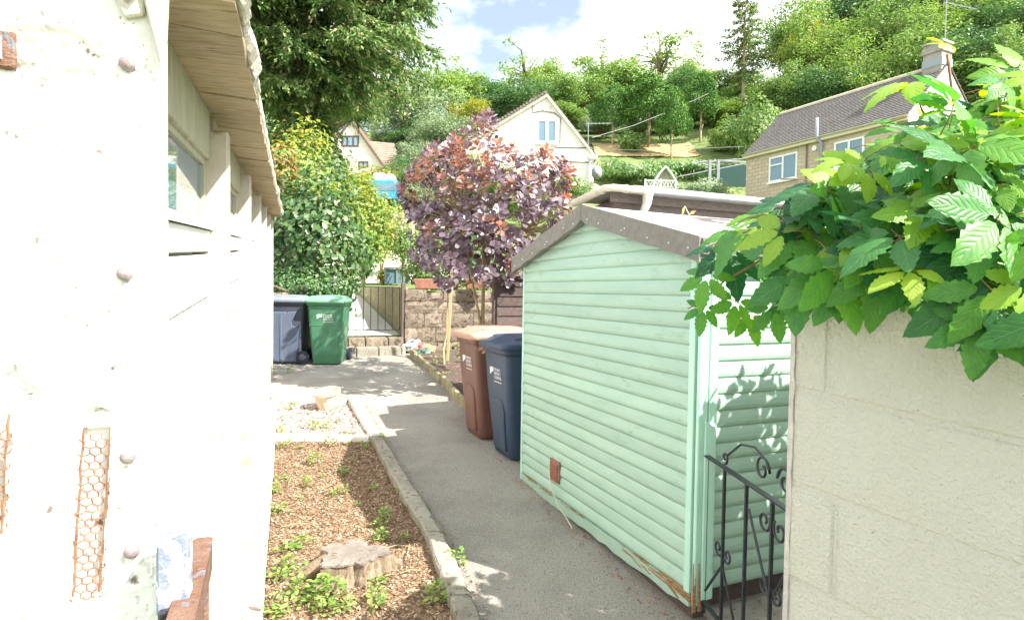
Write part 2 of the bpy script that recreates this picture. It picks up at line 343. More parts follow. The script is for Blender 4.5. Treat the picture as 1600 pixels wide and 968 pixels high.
M['vine_young_lit'] = vinemat('young_sunlit_creeper_leaf', [(.10, .27, .04), (.18, .36, .04), (.28, .46, .05), (.40, .54, .08)], (.42, .55, .15), .48)  # yellow-green of young leaves, brightened to put sunlight into the colour

# ------------------------------------------------------------------ ground, hill, path
HP = np.array([(-60, -.05), (10, -.05), (17, .12), (22, .8), (28, 2.8), (34, 4.5), (42, 6.6), (50, 10.2), (57, 13.4), (63, 16.2), (80, 21.8), (100, 28.6), (140, 38), (200, 48), (420, 56)])
def hill(x, y):
    z = float(np.interp(y, HP[:, 0], HP[:, 1]))
    if y > 30: z += max(0, x - 16) * .22 * min(1, (y - 30) / 30)
    if x < -2: z -= min(2.4, (-x - 2) * .25) * min(1, max(0, y - 36) / 14)
    return z
OA = Vector((-1.88, 10.4, 0))
RW = -1.2         # ramp width
def terr(a, b):
    p = OA + U * a + V * b
    if b < .19: return p.x, p.y, gz(p.y)
    if RW < a < 0 and b < 6.9: return p.x, p.y, -.86 + .95 * b / 6.9
    return p.x, p.y, max(hill(p.x, p.y), -.05 if b < 6 else -9)
def make_terrain():
    A = list(np.arange(-300, -20, 20)) + list(np.arange(-20, -3, 1.5)) + [-3, -2, RW - .01, RW + .01, -.8, -.4, -.01, .01] + [.5, 1, 2, 3, 4.5] + list(np.arange(6, 40, 2)) + list(np.arange(40, 320, 20))
    B = list(np.arange(-30, -2, 2)) + [-2, -1, .17, .21] + list(np.arange(1, 7, 1)) + [6.85, 6.95] + list(np.arange(8, 80, 2)) + list(np.arange(80, 420, 20))
    mb = MB(); vs = [terr(a, b) for b in B for a in A]; n = len(A)
    fs = [(j * n + i, j * n + i + 1, (j + 1) * n + i + 1, (j + 1) * n + i) for j in range(len(B) - 1) for i in range(n - 1)]
    mb.add(vs, fs); mb.build('hillside', M['terrain'], kind='structure', fix=False)
make_terrain()
def sheet(name, pts, off, mat, kind='structure', div=0):
    """polygon of ground points (x,y) laid on the sloping ground, with a small thickness"""
    mb = MB(); mb.prism([(p[0], p[1], gz(p[1]) + off - .03) for p in pts], (0, 0, .03)); return mb.build(name, mat, kind=kind)
# garage frame: s along wall, o outwards, h height above sloping ground
GT = Vector((-.352, .936, 0)); GN = Vector((.936, .352, 0))
def gw(s, o, h): return -.25 * GN + GN * o + GT * s + Vector((0, 0, -1.8 + .061 * s + h))
kl = [G(542, 627), G(578, 688), G(637, 806), G(671, 857), G(712, 985)]   # kerb, bed side
kr = [G(558, 627), G(602, 697), G(655, 790), G(697, 856), G(752, 985)]   # kerb, path side
def lerp_y(line, y):
    for p, q in zip(line[:-1], line[1:]):
        if q.y <= y <= p.y: return p.lerp(q, (p.y - y) / (p.y - q.y))
    return line[0] if y > line[0].y else line[-1] + (line[-1] - line[-2]) * ((line[-1].y - y) / (line[-2].y - line[-1].y))
e0, e1, e2 = G(640, 556), G(690, 602), G(736, 655)
path_pts = [(2.6, -2.5), (4.2, 6.2), (.1, 6.6), (e2.x, e2.y), (e1.x, e1.y), (e0.x + .02, e0.y), (-1.75, 10.36), (-4.6, 9.25), (-3.6, 8.1)] + [(gw(7.4, .12, 0).x, gw(7.4, .12, 0).y)]
path_pts += [(kl[0].x, kl[0].y + .05), (kr[0].x - .05, kr[0].y)] + [(p.x - .03, p.y) for p in kr[1:]] + [(.3, -2.5)]
sheet('path', path_pts, .012, M['path'])
apy = [gw(s, .14, 0) for s in (1.0, 7.4)]
mulch_poly = [(lerp_y(kl, y).x + .04, y) for y in (5.55, 4.5, 3.4, 2.6)] + [(-.3, 1.2), (apy[0].x, apy[0].y), (gw(5.9, .14, 0).x, 5.5)]
sheet('mulch_bed', mulch_poly, .006, M['mulch'])
gravel_poly = [(lerp_y(kl, y).x + .03, y) for y in (6.95, 5.58)] + [(gw(6.0, .14, 0).x, 5.58), (gw(7.45, .14, 0).x, 6.95)]
sheet('gravel_bed', gravel_poly, .008, M['soil'])
soil_poly = [(e2.x + .05, e2.y), (e1.x + .05, e1.y), (e0.x + .05, e0.y), (-1.7, 10.42), (2.5, 12.2), (4.5, 7.4), (.3, 5.9)]
sheet('planting_bed', soil_poly, .03, M['soil'])
# terrace beyond the ramp
def patch(name, ab, off, mat):
    mb = MB(); vs = [];
    for a, b in ab:
        x, y, z = terr(a, b); vs.append((x, y, z + off))
    n = len(vs); mb.add(vs, [tuple(range(n))]); return mb.build(name, mat, kind='structure', fix=False)
def strip(name, a0, a1, bs, off, mat):
    mb = MB(); vs = []
    for b in bs:
        for a in np.linspace(a0, a1, 5):
            x, y, z = terr(a, b); vs.append((x, y, z + off))
    mb.add(vs, [(j * 5 + i, j * 5 + i + 1, j * 5 + i + 6, j * 5 + i + 5) for j in range(len(bs) - 1) for i in range(4)])
    return mb.build(name, mat, kind='structure', fix=False)
strip('garden_ramp', RW + .03, -.03, [.22, 1.2, 2.4, 3.6, 4.8, 6, 6.84], .012, M['palecon'])
strip('terrace', -3.2, 4.2, [6.97, 8, 9, 10, 11, 12, 13, 14], .03, M['terrace'])

# ------------------------------------------------------------------ shed (green)
L0 = Vector((.10, 4.69, 0)); R0 = Vector((.885, 2.815, 0)); SB = -1.49; EV = 1.71; PK = 1.972
gd = (R0 - L0); GWd = gd.length; gd.normalize(); su = Vector((-gd.y, gd.x, 0))   # su: into the shed, to the right
if su.x < 0: su = -su
gn = -su
SHL = 2.6
def sh(a, dpt, h): return L0 + gd * a + su * dpt + Z * (SB + h)
shed = thing('garden_shed', 'pale green shiplap garden shed with felted gable roof in middle', 'shed', (L0 + gd * GWd / 2 + Z * SB))
PROF = [(-.0015, -.002), (.006, .0015), (.013, .010), (.0165, .023), (.0155, .045), (.012, .064), (.006, .0785), (.0, .079)]
def shed_board(a0, a1, b0, b1, h, base, along, nrm, name='board'):
    mb = MB(); sag = random.uniform(-.0012, .0012); ring = []
    BH = .079
    for (al_b, al_t) in ((a0, b0), (a1, b1)):
        r = []
        for (o, q) in PROF:
            f = min(max(q / BH, 0), 1); al = al_b + (al_t - al_b) * f
            r.append(base + along * al + nrm * (o + sag) + Z * (h + q))
        r.append(base + along * al_t + nrm * -.012 + Z * (h + .079)); r.append(base + along * al_b + nrm * -.012 + Z * (h - .004))
        ring.append(r)
    mb.loft(ring); return mb.build(name, M['green'], shed)
BH = .079
def gable_lim(h):   # left/right limits of the gable wall at height h
    if h <= EV: return .03, GWd - .03
    f = (h - EV) / (PK - EV); return .03 + f * (GWd / 2 - .03), GWd - .03 - f * (GWd / 2 - .03)
nb = int(PK / BH) - 1
for i in range(nb + 1):
    h = .055 + i * BH
    if h + BH > PK - .01: break
    a0, a1 = gable_lim(h); b0, b1 = gable_lim(h + BH)
    shed_board(a0, a1, b0, b1, h, L0 + Z * SB, gd, gn)
for i in range(int((EV - .08) / BH)):
    h = .055 + i * BH
    shed_board(.10, SHL, .10, SHL, h, R0 + Z * SB, su, gd)
mb = MB()
for i in range(nb + 1):
    h = .055 + i * BH + .03; l0, l1 = gable_lim(h)
    for a in (l1 - .07 + random.uniform(-.004, .004), l1 - .085, l0 + .05, (l0 + l1) / 2 + random.uniform(-.01, .01)):
        if h < PK - .1 and random.random() < .8: mb.sphere(sh(a, -.0165, h + random.uniform(-.012, .012)), .0026, 5, 3)
mb.build('board_nails', M['bolt'], shed, kind='stuff')
mb = MB()   # plain core walls
mb.prism([sh(.02, .02, .06), sh(GWd - .02, .02, .06), sh(GWd - .02, .02, EV - .02), sh(GWd / 2, .02, PK - .03), sh(.02, .02, EV - .02)], su * (SHL - .02))
mb.build('wall', M['greentrim'], shed)
# corner trims
for o, w in ((0.0, .055), (.062, .05)):
    mb = MB(); p = R0 + su * (o - .012) + gd * .008 + Z * (SB + (.0 if o == 0 else .02))
    mb.hexa([p, p + gd * .022, p + gd * .022 + su * w, p + su * w], [q + Z * (EV - .02) for q in (p, p + gd * .022, p + gd * .022 + su * w, p + su * w)])
    mb.build('corner_trim', M['greentrim'], shed, bevel=.004)
mb = MB(); p = L0 - gd * .012 + gn * .014 + Z * SB
mb.hexa([p, p + gd * .03, p + gd * .03 + su * .04, p + su * .04], [q + Z * EV for q in (p, p + gd * .03, p + gd * .03 + su * .04, p + su * .04)])
mb.build('corner_trim', M['greentrim'], shed, bevel=.004)
mb = MB(); p = R0 - gd * .045 + gn * .018 + Z * (SB + .05)   # front corner batten on gable side
mb.hexa([p, p + gd * .042, p + gd * .042 + su * .02, p + su * .02], [q + Z * (EV - .1) for q in (p, p + gd * .042, p + gd * .042 + su * .02, p + su * .02)])
mb.build('corner_batten', M['greentrim'], shed, bevel=.003)
# cover strip piece at corner with broken top
mb = MB(); p = R0 + su * .02 + gd * .032 + Z * (SB + .03)
mb.hexa([p, p + gd * .012, p + gd * .012 + su * .06, p + su * .06], [p + Z * .86, p + gd * .012 + Z * .86, p + gd * .012 + su * .06 + Z * .83, p + su * .06 + Z * .83])
mb.build('cover_strip', M['greentrim'], shed, bevel=.003)
# roof
OHF, OHS = .07, .09
dz_ = (PK - EV) / (GWd / 2)
def roofpt(a, dpt, t=0):
    h = PK - abs(a - GWd / 2) * dz_ ; return sh(a, dpt, h + .035 + t)
for sgn, nm in ((1, 'roof_slope'), (-1, 'roof_slope')):
    mb = MB(); ae = GWd / 2 + sgn * (GWd / 2 + OHS); K = 10
    vs = []; fs = []
    rr = random.Random(3 + sgn)
    for i in range(K + 1):
        a = GWd / 2 + (ae - GWd / 2) * i / K
        for j in range(K + 1):
            d = -OHF + (SHL + 2 * OHF) * j / K
            vs.append(roofpt(a, d, .018 + (rr.uniform(-.006, .006) if 0 < i < K else 0) - .012 * math.sin(math.pi * j / K)))
    for i in range(K):
        for j in range(K): fs.append((i * (K + 1) + j, i * (K + 1) + j + 1, (i + 1) * (K + 1) + j + 1, (i + 1) * (K + 1) + j))
    mb.add(vs, fs); ob = mb.build(nm, M['feltroof'], shed, smooth=True, fix=False)
    mb = MB(); q = [roofpt(GWd / 2, -OHF + .01, -.01), roofpt(ae, -OHF + .01, -.01), roofpt(ae, SHL, -.01), roofpt(GWd / 2, SHL, -.01)]
    mb.prism(q, (0, 0, .016)); mb.build('roof_board', M['darkwood'], shed)
# felt fascia hanging over the gable barge
mb = MB(); FD = .088; ths = .03
for sgn in (1, -1):
    ae = GWd / 2 + sgn * (GWd / 2 + OHS); K = 14; r = random.Random(5 + sgn); rings = []
    for i in range(K + 1):
        a = GWd / 2 + (ae - GWd / 2) * i / K; w1, w2 = r.uniform(-.003, .003), r.uniform(-.005, .005)
        drop = FD * (.8 if i == 0 else 1)
        rings.append([roofpt(a, -OHF - .012 + w1, .026), roofpt(a, -OHF - .012 + w1, -drop + w2), roofpt(a, -OHF + ths, -drop + w2 + .003), roofpt(a, -OHF + ths, .024)])
    mb.loft(rings)
mb.build('felt_edge', M['felt'], shed)
mb = MB()
for sgn in (1, -1):
    for f in (.08, .2, .42, .45, .64, .8, .93):
        a = GWd / 2 + sgn * (GWd / 2 + OHS) * f; mb.sphere(roofpt(a, -OHF - .014, -FD * random.uniform(.45, .8)), .006, 6, 3)
mb.build('clout_nails', M['nail'], shed, kind='stuff')
mb = MB()   # side eave felt edge
ae = GWd + OHS
mb.hexa([roofpt(ae, -OHF, -.05), roofpt(ae, SHL, -.05), roofpt(ae + .012, SHL, -.05), roofpt(ae + .012, -OHF, -.05)], [roofpt(ae, -OHF, .02), roofpt(ae, SHL, .02), roofpt(ae + .012, SHL, .02), roofpt(ae + .012, -OHF, .02)])
mb.build('eave_felt', M['felt'], shed)
mb = MB(); mb.hexa([sh(GWd + .02, .0, EV - .1), sh(GWd + .045, .0, EV - .1), sh(GWd + .045, SHL, EV - .1), sh(GWd + .02, SHL, EV - .1)], [sh(GWd + .02, .0, EV), sh(GWd + .045, .0, EV), sh(GWd + .045, SHL, EV), sh(GWd + .02, SHL, EV)])
mb.build('eave_board', M['greentrim'], shed)
# bottom rail, cracked, with rotten corner
mb = MB(); K = 24; rings = []
for i in range(K + 1):
    a = .01 + (GWd - .02) * i / K; j = random.uniform(-.004, .004); lo = -.035 + (random.uniform(0, .018) if i > 5 else 0)
    rings.append([sh(a, -.010 + j * .3, lo), sh(a, -.014, .048 + j), sh(a, .02, .05), sh(a, .02, lo)])
mb.loft(rings); mb.build('bottom_rail', M['green'], shed)
mb = MB()
for i in range(34):
    a = GWd - abs(random.gauss(0, .22)) - .01; a = max(.9, a); l = random.uniform(.05, .2); h = random.uniform(.02, .055); t = random.uniform(.003, .008)
    p = sh(a, -.016, h); q = sh(min(a + l, GWd + .01), -.02, h + random.uniform(-.03, .008))
    mb.hexa([p, q, q + su * .01, p + su * .01], [p + Z * t, q + Z * t * .3, q + su * .01 + Z * t * .3, p + su * .01 + Z * t])
for i in range(16):
    x = random.uniform(-.03, .05); h = random.uniform(.0, .1); t = random.uniform(.004, .01)
    p = R0 + su * x + gd * .034 + Z * (SB - .02); hh = random.uniform(.08, .24)
    mb.hexa([p, p + su * t, p + su * t + gd * .006, p + gd * .006], [p + Z * hh, p + su * t * .4 + Z * hh, p + su * t * .4 + gd * .004 + Z * hh, p + gd * .004 + Z * hh])
for i in range(20):
    a = random.uniform(.1, 1.0); l = random.uniform(.03, .1); p = sh(a, -.017, .045 + random.uniform(-.01, .008)); q = sh(a + l, -.017, .045)
    mb.hexa([p, q, q + su * .01, p + su * .01], [p + Z * .004, q + Z * .003, q + su * .01 + Z * .003, p + su * .01 + Z * .004])
mb.build('rotten_edge', M['rot'], shed, kind='stuff')
mb = MB(); mb.hexa([sh(.05, .05, -.12), sh(GWd - .05, .05, -.12), sh(GWd - .05, SHL - .05, -.12), sh(.05, SHL - .05, -.12)], [sh(.05, .05, .06), sh(GWd - .05, .05, .06), sh(GWd - .05, SHL - .05, .06), sh(.05, SHL - .05, .06)])
mb.build('floor_bearers', M['darkwood'], shed)
# vent
av = .565; va = .09
vent = MB()
def vp(a, d, h): return sh(a, d, h)
ac = GWd * .30; hc = .235
vent.hexa([vp(ac - .07, -.014, hc - .07), vp(ac + .07, -.014, hc - .07), vp(ac + .07, -.026, hc - .07), vp(ac - .07, -.026, hc - .07)], [vp(ac - .07, -.014, hc + .08), vp(ac + .07, -.014, hc + .08), vp(ac + .07, -.026, hc + .08), vp(ac - .07, -.026, hc + .08)])
vo = vent.build('vent', M['terracotta'], shed)
mb = MB()
for i in range(8):
    h = hc - .05 + i * .0155
    mb.hexa([vp(ac - .055, -.026, h), vp(ac + .055, -.026, h), vp(ac + .055, -.036, h - .004), vp(ac - .055, -.036, h - .004)], [vp(ac - .055, -.026, h + .005), vp(ac + .055, -.026, h + .005), vp(ac + .055, -.036, h + .001), vp(ac - .055, -.036, h + .001)])
mb.build('louvre', M['terracotta'], vo)
p0 = sh(ac - .05, -.04, hc - .02); p1 = sh(ac + .25, -.05, -.01)
mb = MB(); mb.tube([p0, p0.lerp(p1, .3) + gn * .03, p0.lerp(p1, .7) + gn * .03, p1, p1 + gd * .1 + gn * .02 - Z * .02], .004, 5)
tag(mb.build('cord', M['cord'], None), 'thin pale cord hanging from the red shed vent to the path', 'cord')
# concrete plinth beneath the shed
mb = MB(); q = [R0 + gd * .5 - su * .02, R0 + gd * .5 + su * 3, L0 + su * 3 - gd * .02, L0 + su * .1, R0 + su * .1 - gd * .1, R0 + su * .15 + gd * .04]
mb.prism([(p.x, p.y, SB - .4) for p in q], (0, 0, .34)); mb.build('concrete_base', M['conc'], kind='structure')

# ------------------------------------------------------------------ dark shed behind
DN = Vector((.86, 5.2, 0)); DL = .58; DZ = .925
dsh = thing('dark_shed', 'dark brown boarded shed with grey gutter behind the green shed', 'shed', DN + Z * gz(5.2))
def dk(a, b, z): return DN + U * a + V * b + Z * z
roofz = lambda b: DZ - .06 * b
for i in range(17):   # front boards
    z0 = roofz(0) - .12 - .115 * (i + 1); mb = MB()
    mb.hexa([dk(.1, .085, z0), dk(4.2, .085, z0), dk(4.2, .115, z0), dk(.1, .115, z0)], [dk(.1, .1, z0 + .123), dk(4.2, .1, z0 + .123), dk(4.2, .115, z0 + .123), dk(.1, .115, z0 + .123)])
    mb.build('board', M['greyboard'], dsh)
for i in range(17):
    z0 = roofz(0) - .12 - .115 * (i + 1); mb = MB()
    mb.hexa([dk(.085, .1, z0), dk(.085, DL - .05, z0), dk(.115, DL - .05, z0), dk(.115, .1, z0)], [dk(.1, .1, z0 + .123), dk(.1, DL - .05, z0 + .123), dk(.115, DL - .05, z0 + .123), dk(.115, .1, z0 + .123)])
    mb.build('board', M['darkwood'], dsh)
mb = MB(); mb.box(dk(.1, .1, DZ - 1.05) , (.06, .06, 1.9), (U, V, Z)); mb.build('corner_post', M['darkwood'], dsh)
mb = MB(); mb.hexa([dk(.14, .14, -1.7), dk(4.1, .14, -1.7), dk(4.1, DL - .06, -1.7), dk(.14, DL - .06, -1.7)], [dk(.14, .14, roofz(0) - .07), dk(4.1, .14, roofz(0) - .07), dk(4.1, DL - .06, roofz(DL) - .07), dk(.14, DL - .06, roofz(DL) - .07)]); mb.build('wall', M['darkwood'], dsh)
mb = MB(); mb.hexa([dk(.0, .0, roofz(0) - .04), dk(4.3, 0, roofz(0) - .04), dk(4.3, DL, roofz(DL) - .04), dk(0, DL, roofz(DL) - .04)], [dk(.0, .0, roofz(0)), dk(4.3, 0, roofz(0)), dk(4.3, DL, roofz(DL)), dk(0, DL, roofz(DL))]); mb.build('roof', M['felt'], dsh)
mb = MB(); mb.hexa([dk(.02, .055, DZ - .13), dk(4.25, .055, DZ - .13), dk(4.25, .08, DZ - .13), dk(.02, .08, DZ - .13)], [dk(.02, .055, DZ - .045), dk(4.25, .055, DZ - .045), dk(4.25, .08, DZ - .045), dk(.02, .08, DZ - .045)]); mb.build('fascia_board', M['greyboard'], dsh)
def gutter(p, q, side, mat, par, r=.05, name='gutter'):
    mb = MB(); rings = []
    for P in (p, q):
        ring = [P + side * (-r * math.cos(t)) - Z * (r * math.sin(t)) for t in np.linspace(0, math.pi, 9)]
        ring += [P + side * (-r * .85 * math.cos(t)) - Z * (r * .85 * math.sin(t)) for t in np.linspace(math.pi, 0, 9)]
        rings.append(ring)
    mb.loft(rings); return mb.build(name, mat, par, smooth=False)
mb = MB(); mb.hexa([dk(.16, -.075, DZ - .055), dk(4.3, -.075, DZ - .055), dk(4.3, .05, DZ - .055), dk(.16, .05, DZ - .055)], [dk(.16, -.085, DZ + .004), dk(4.3, -.085, DZ + .004), dk(4.3, .05, DZ + .012), dk(.16, .05, DZ + .012)]); mb.build('gutter', M['gutter'], dsh, bevel=.012)
gutter(dk(-.045, .1, roofz(0) - .01), dk(-.045, DL + .03, roofz(DL) - .03), -U, M['cgutter'], dsh)
mb = MB(); mb.tube([dk(-.04, .22, DZ - .03), dk(-.045, .06, DZ - .02), dk(-.02, -.03, DZ - .025), dk(.08, -.05, DZ - .03), dk(.3, -.05, DZ - .03)], .031, 10)
for q in ((-.045, .1), (.1, -.05), (.27, -.05)): mb.tube([dk(q[0] - .012 * (q[1] < 0), q[1] + .012 * (q[1] > 0), DZ - .03), dk(q[0] + .012 * (q[1] < 0), q[1] - .012 * (q[1] > 0), DZ - .03)], .037, 10)
mb.build('gutter_elbow', M['cgutter'], dsh, smooth=True)
mb = MB(); mb.tube([dk(.33, -.05, DZ + .01), dk(.33, -.05, DZ - .07), dk(.325, -.045, DZ - .14), dk(.3, -.03, DZ - .22), dk(.3, -.03, DZ - 2.3)], [.05, .047, .04, .034, .032], 10); mb.build('downpipe', M['cgutter'], dsh, smooth=True)
# dark fence panel behind the bins
fe = thing('fence_panel', 'dark brown boarded fence panel behind the brown wheelie bin', 'fence', Vector((-.12, 6.95, gz(6.95))))
f0 = Vector((-.17, 6.95, 0))
for i in range(13):
    z0 = -1.33 + i * .115; mb = MB(); a, b = f0, f0 + U * 1.9
    mb.hexa([a + Z * z0, b + Z * z0, b + V * .03 + Z * z0, a + V * .03 + Z * z0], [a + V * .015 + Z * (z0 + .124), b + V * .015 + Z * (z0 + .124), b + V * .03 + Z * (z0 + .124), a + V * .03 + Z * (z0 + .124)])
    mb.build('board', M['darkwood'], fe)
for k in (0.0, 1.85):
    mb = MB(); mb.box(f0 + U * k + V * .06 + Z * -.6, (.07, .06, 1.65), (U, V, Z)); mb.build('post', M['darkwood'], fe)

# ------------------------------------------------------------------ garage (left)
gar = thing('garage', 'long white painted garage with wooden eaves along left side', 'garage', gw(1.5, 0, 0))
posts = [2.26, 3.55, 4.85, 6.15, 7.45, 8.72]
def gbox(s0, s1, o0, o1, h0, h1, name, mat, bevel=0, par=None, h0b=None, h1b=None):
    mb = MB(); mb.hexa([gw(s0, o0, h0), gw(s0, o1, h0), gw(s1, o1, h0), gw(s1, o0, h0)], [gw(s0, o0, h1), gw(s0, o1, h1), gw(s1, o1, h1), gw(s1, o0, h1)])
    return mb.build(name, mat, par or gar, bevel=bevel)
starts = [1.27] + [p + .09 for p in posts[:-1]]
for bi, (s0, s1) in enumerate(zip(starts, posts)):
    for k, (h0, h1) in enumerate(((1.335, 1.475), (1.485, 1.62), (1.63, 1.77), (1.78, 1.85))):
        gbox(s0, s1, -.05, random.uniform(-.004, .002) + (0.004 if k == 3 else 0), h0, h1, 'plank', M['white'], .004)
    gbox(s0, s1, -.05, -.001, .02, 1.33, 'lower_panel', M['white'], .004)
    gbox(s0, s1, -.09, -.052, .02, 2.24, 'backing', M['white'])
    if bi < 5:
        fr = MB()
        for (a, b, c, d) in ((s0, s1, 2.066, 2.095), (s0, s1, 1.872, 1.884), (s0, s0 + .04, 1.884, 2.066), (s1 - .05, s1, 1.884, 2.066)):
            fr.hexa([gw(a, -.045, c), gw(a, -.012, c), gw(b, -.012, c), gw(b, -.045, c)], [gw(a, -.045, d), gw(a, -.012, d), gw(b, -.012, d), gw(b, -.045, d)])
        fo = fr.build('window_frame', M['fascia'], gar)
        mb = MB(); mb.hexa([gw(s0 + .035, -.03, 1.88), gw(s0 + .035, -.022, 1.88), gw(s1 - .045, -.022, 1.88), gw(s1 - .045, -.03, 1.88)], [gw(s0 + .035, -.03, 2.07), gw(s0 + .035, -.022, 2.07), gw(s1 - .045, -.022, 2.07), gw(s1 - .045, -.03, 2.07)])
        mb.build('pane', M['pane'], fo)
        mb = MB(); mb.hexa([gw(s0, -.01, 1.858), gw(s0, .012, 1.852), gw(s1, .012, 1.852), gw(s1, -.01, 1.858)], [gw(s0, -.01, 1.878), gw(s0, .012, 1.866), gw(s1, .012, 1.866), gw(s1, -.01, 1.878)])
        mb.build('sill', M['white'], fo)
    n = max(3, int((s1 - s0) / .1)); w = (s1 - s0) / n
    for i in range(n):
        gbox(s0 + i * w + .002, s0 + (i + 1) * w - .002, -.03, random.uniform(.0, .005), 2.088, 2.25, 'fascia_board', M['fascia'], .003)
for p in posts:
    mb = MB(); mb.hexa([gw(p, -.06, .16), gw(p, .056, .16), gw(p + .09, .056, .16), gw(p + .09, -.06, .16)], [gw(p, -.06, 2.19), gw(p, .056, 2.19), gw(p + .09, .056, 2.19), gw(p + .09, -.06, 2.19)])
    mb.build('post', M['white'] if False else M['post'], gar, bevel=.006)
    gbox(p + .002, p + .088, -.06, .05, 0, .16, 'post_foot', M['sandy'], .004)
# soffit boards across the eave
s = 1.20; i = 0
while s < 9.0:
    w = random.uniform(.15, .24); e = s + w; j = random.uniform(-.004, .004)
    mb = MB(); mb.hexa([gw(s + .002, -.06, 2.25 + j), gw(s + .002, .158, 2.24 + j), gw(e - .002, .158 + random.uniform(-.006, .006), 2.24 + j), gw(e - .002, -.06, 2.25 + j)], [gw(s + .002, -.06, 2.27 + j), gw(s + .002, .158, 2.258 + j), gw(e - .002, .158, 2.258 + j), gw(e - .002, -.06, 2.27 + j)])
    mb.build('soffit_board', M['soffit'], gar); s = e
# roof sheet with ragged crusty edge
mb = MB(); K = 240; vs = []; r = np.random.default_rng(4)
w1 = np.cumsum(r.normal(0, .004, K + 1)); w1 -= np.linspace(w1[0], w1[-1], K + 1); w1 = np.clip(w1, -.014, .014) + r.normal(0, .0022, K + 1)
w2 = np.clip(np.cumsum(r.normal(0, .004, K + 1)) % .02, 0, .02)
rings = []
for i in range(K + 1):
    s = 1.19 + (8.98 - 1.19) * i / K
    e = .168 + w1[i]
    rings.append([gw(s, -3.0, 2.6), gw(s, -.05, 2.275), gw(s, .13, 2.262), gw(s, e - .006, 2.256 - w2[i] * .5), gw(s, e + .004 + w2[i] * .3, 2.272), gw(s, e - w1[i] * .4, 2.305 + w2[i] * .6), gw(s, .12, 2.318 + w2[i] * .6), gw(s, -.05, 2.335), gw(s, -3.0, 2.66)])
mb.loft(rings); mb.build('roof_sheet', M['asb'], gar)
mb = MB()
for i in range(160):
    s_, o_ = 1.19 + abs(random.gauss(0, .16)), random.uniform(-.02, .16); mb.sphere(gw(s_, o_, 2.305), random.uniform(.004, .014), 5, 3)
mb.build('moss', leafmat('dry_moss', [(.3, .2, .05), (.5, .36, .12), (.4, .36, .1), (.6, .5, .3)], .1, .9, .1), gar, kind='stuff')
# beam end by the pier
mb = MB(); mb.prism([gw(1.20, .012, 2.245), gw(1.20, .056, 2.245), gw(1.20, .052, 2.15), gw(1.20, .044, 2.10), gw(1.20, .03, 2.16)], GT * -.02); mb.build('beam_end', M['post'], gar, bevel=.003)
mb = MB(); mb.prism([gw(1.205, -.045, 2.25), gw(1.205, .02, 2.25), gw(1.205, .018, 2.19), gw(1.205, -.012, 2.18)], GT * -.012); mb.build('wall_plate', M['asb'], gar, bevel=.003)
mb = MB(); mb.prism([gw(1.19, -.05, 2.252), gw(1.19, .01, 2.252), gw(1.19, .012, 2.222)], GT * -.02); mb.build('packing_board', M['fascia'], gar)
# rendered front pier: dense displaced face
def vnoise(x, y, sc, seed):
    r = np.random.default_rng(seed); g = r.random((256, 256)); X = x * sc; Y = y * sc
    xi = np.floor(X).astype(int); yi = np.floor(Y).astype(int); fx = X - xi; fy = Y - yi; fx = fx * fx * (3 - 2 * fx); fy = fy * fy * (3 - 2 * fy)
    q = lambda a, b: g[a % 256, b % 256]
    return (q(xi, yi) * (1 - fx) + q(xi + 1, yi) * fx) * (1 - fy) + (q(xi, yi + 1) * (1 - fx) + q(xi + 1, yi + 1) * fx) * fy
PS = 1.21
def pier_pt(o, h, d): return gw(PS - d, o, h)
def px_pier(px, py):     # where a view ray meets the pier face -> (o, h)
    d = ray(px, py); k = (PS) / d.dot(GT); p = d * k
    return p.dot(GN) + .25, p.z + 1.8 - .061 * PS
NO, NH = 330, 760
oo = np.linspace(-.62, .046, NO); hh = np.linspace(0.9, 2.31, NH)
OO, HH = np.meshgrid(oo, hh)
disp = .004 * vnoise(OO, HH, 9, 1) + .0022 * vnoise(OO, HH, 40, 2) + .0012 * vnoise(OO, HH, 130, 3)
def flake(px, py, rx, ry, thr=.5, depth=.006, seed=5, sc=28, sq=.5):
    global disp
    o, h = px_pier(px, py); ko = rx / 900; kh = ry / 780
    w = np.exp(-(((OO - o) / ko) ** 2 + ((HH - h) / kh) ** 2))
    n = .6 * vnoise(OO, HH * sq + OO * .3, sc, seed) + .4 * vnoise(OO, HH * sq + OO * .3, sc * 2.6, seed + 1)
    mk = np.clip((n * w * 1.6 - thr) / .03, 0, 1); disp = disp - mk * depth
flake(85, 85, 75, 60, .5, .012, 5, 60, 1.6); flake(20, 640, 40, 70, .45, .014, 9, 40); flake(125, 652, 45, 16, .38, .016, 21, 30)
flake(45, 225, 70, 40, .62, .004, 31, 60); flake(215, 210, 60, 160, .72, .004, 41, 110); flake(25, 760, 30, 120, .5, .006, 51, 50)
flake(130, 500, 120, 200, .80, .004, 61, 120); flake(160, 880, 120, 120, .78, .004, 71, 120)
# two rectangular bare strips with lath
strips = []
for (xa, xb, ya, yb) in ((131, 175, 668, 922), (-60, 17, 650, 830)):
    o0, h1 = px_pier(xa, ya); o1, h0 = px_pier(xb, yb); strips.append((o0, o1, h0, h1))
    e = .004 * (vnoise(OO, HH, 30, 8) - .5) * 2
    mk = (OO > o0 + e - (HH - h1) * -.06) & (OO < o1 + e - (HH - h1) * -.06) & (HH > h0 + e) & (HH < h1 + e)
    disp = np.where(mk, np.minimum(disp, .0) - .010, disp)
co = np.array([[*(-.25 * GN)]]) 
base = np.array(-.25 * GN) + OO[..., None] * np.array(GN) + (PS - disp)[..., None] * np.array(GT)
base[..., 2] = -1.8 + .061 * PS + HH
ii = np.arange(NO * NH).reshape(NH, NO)
ff = np.stack([ii[:-1, :-1], ii[:-1, 1:], ii[1:, 1:], ii[1:, :-1]], -1).reshape(-1, 4)
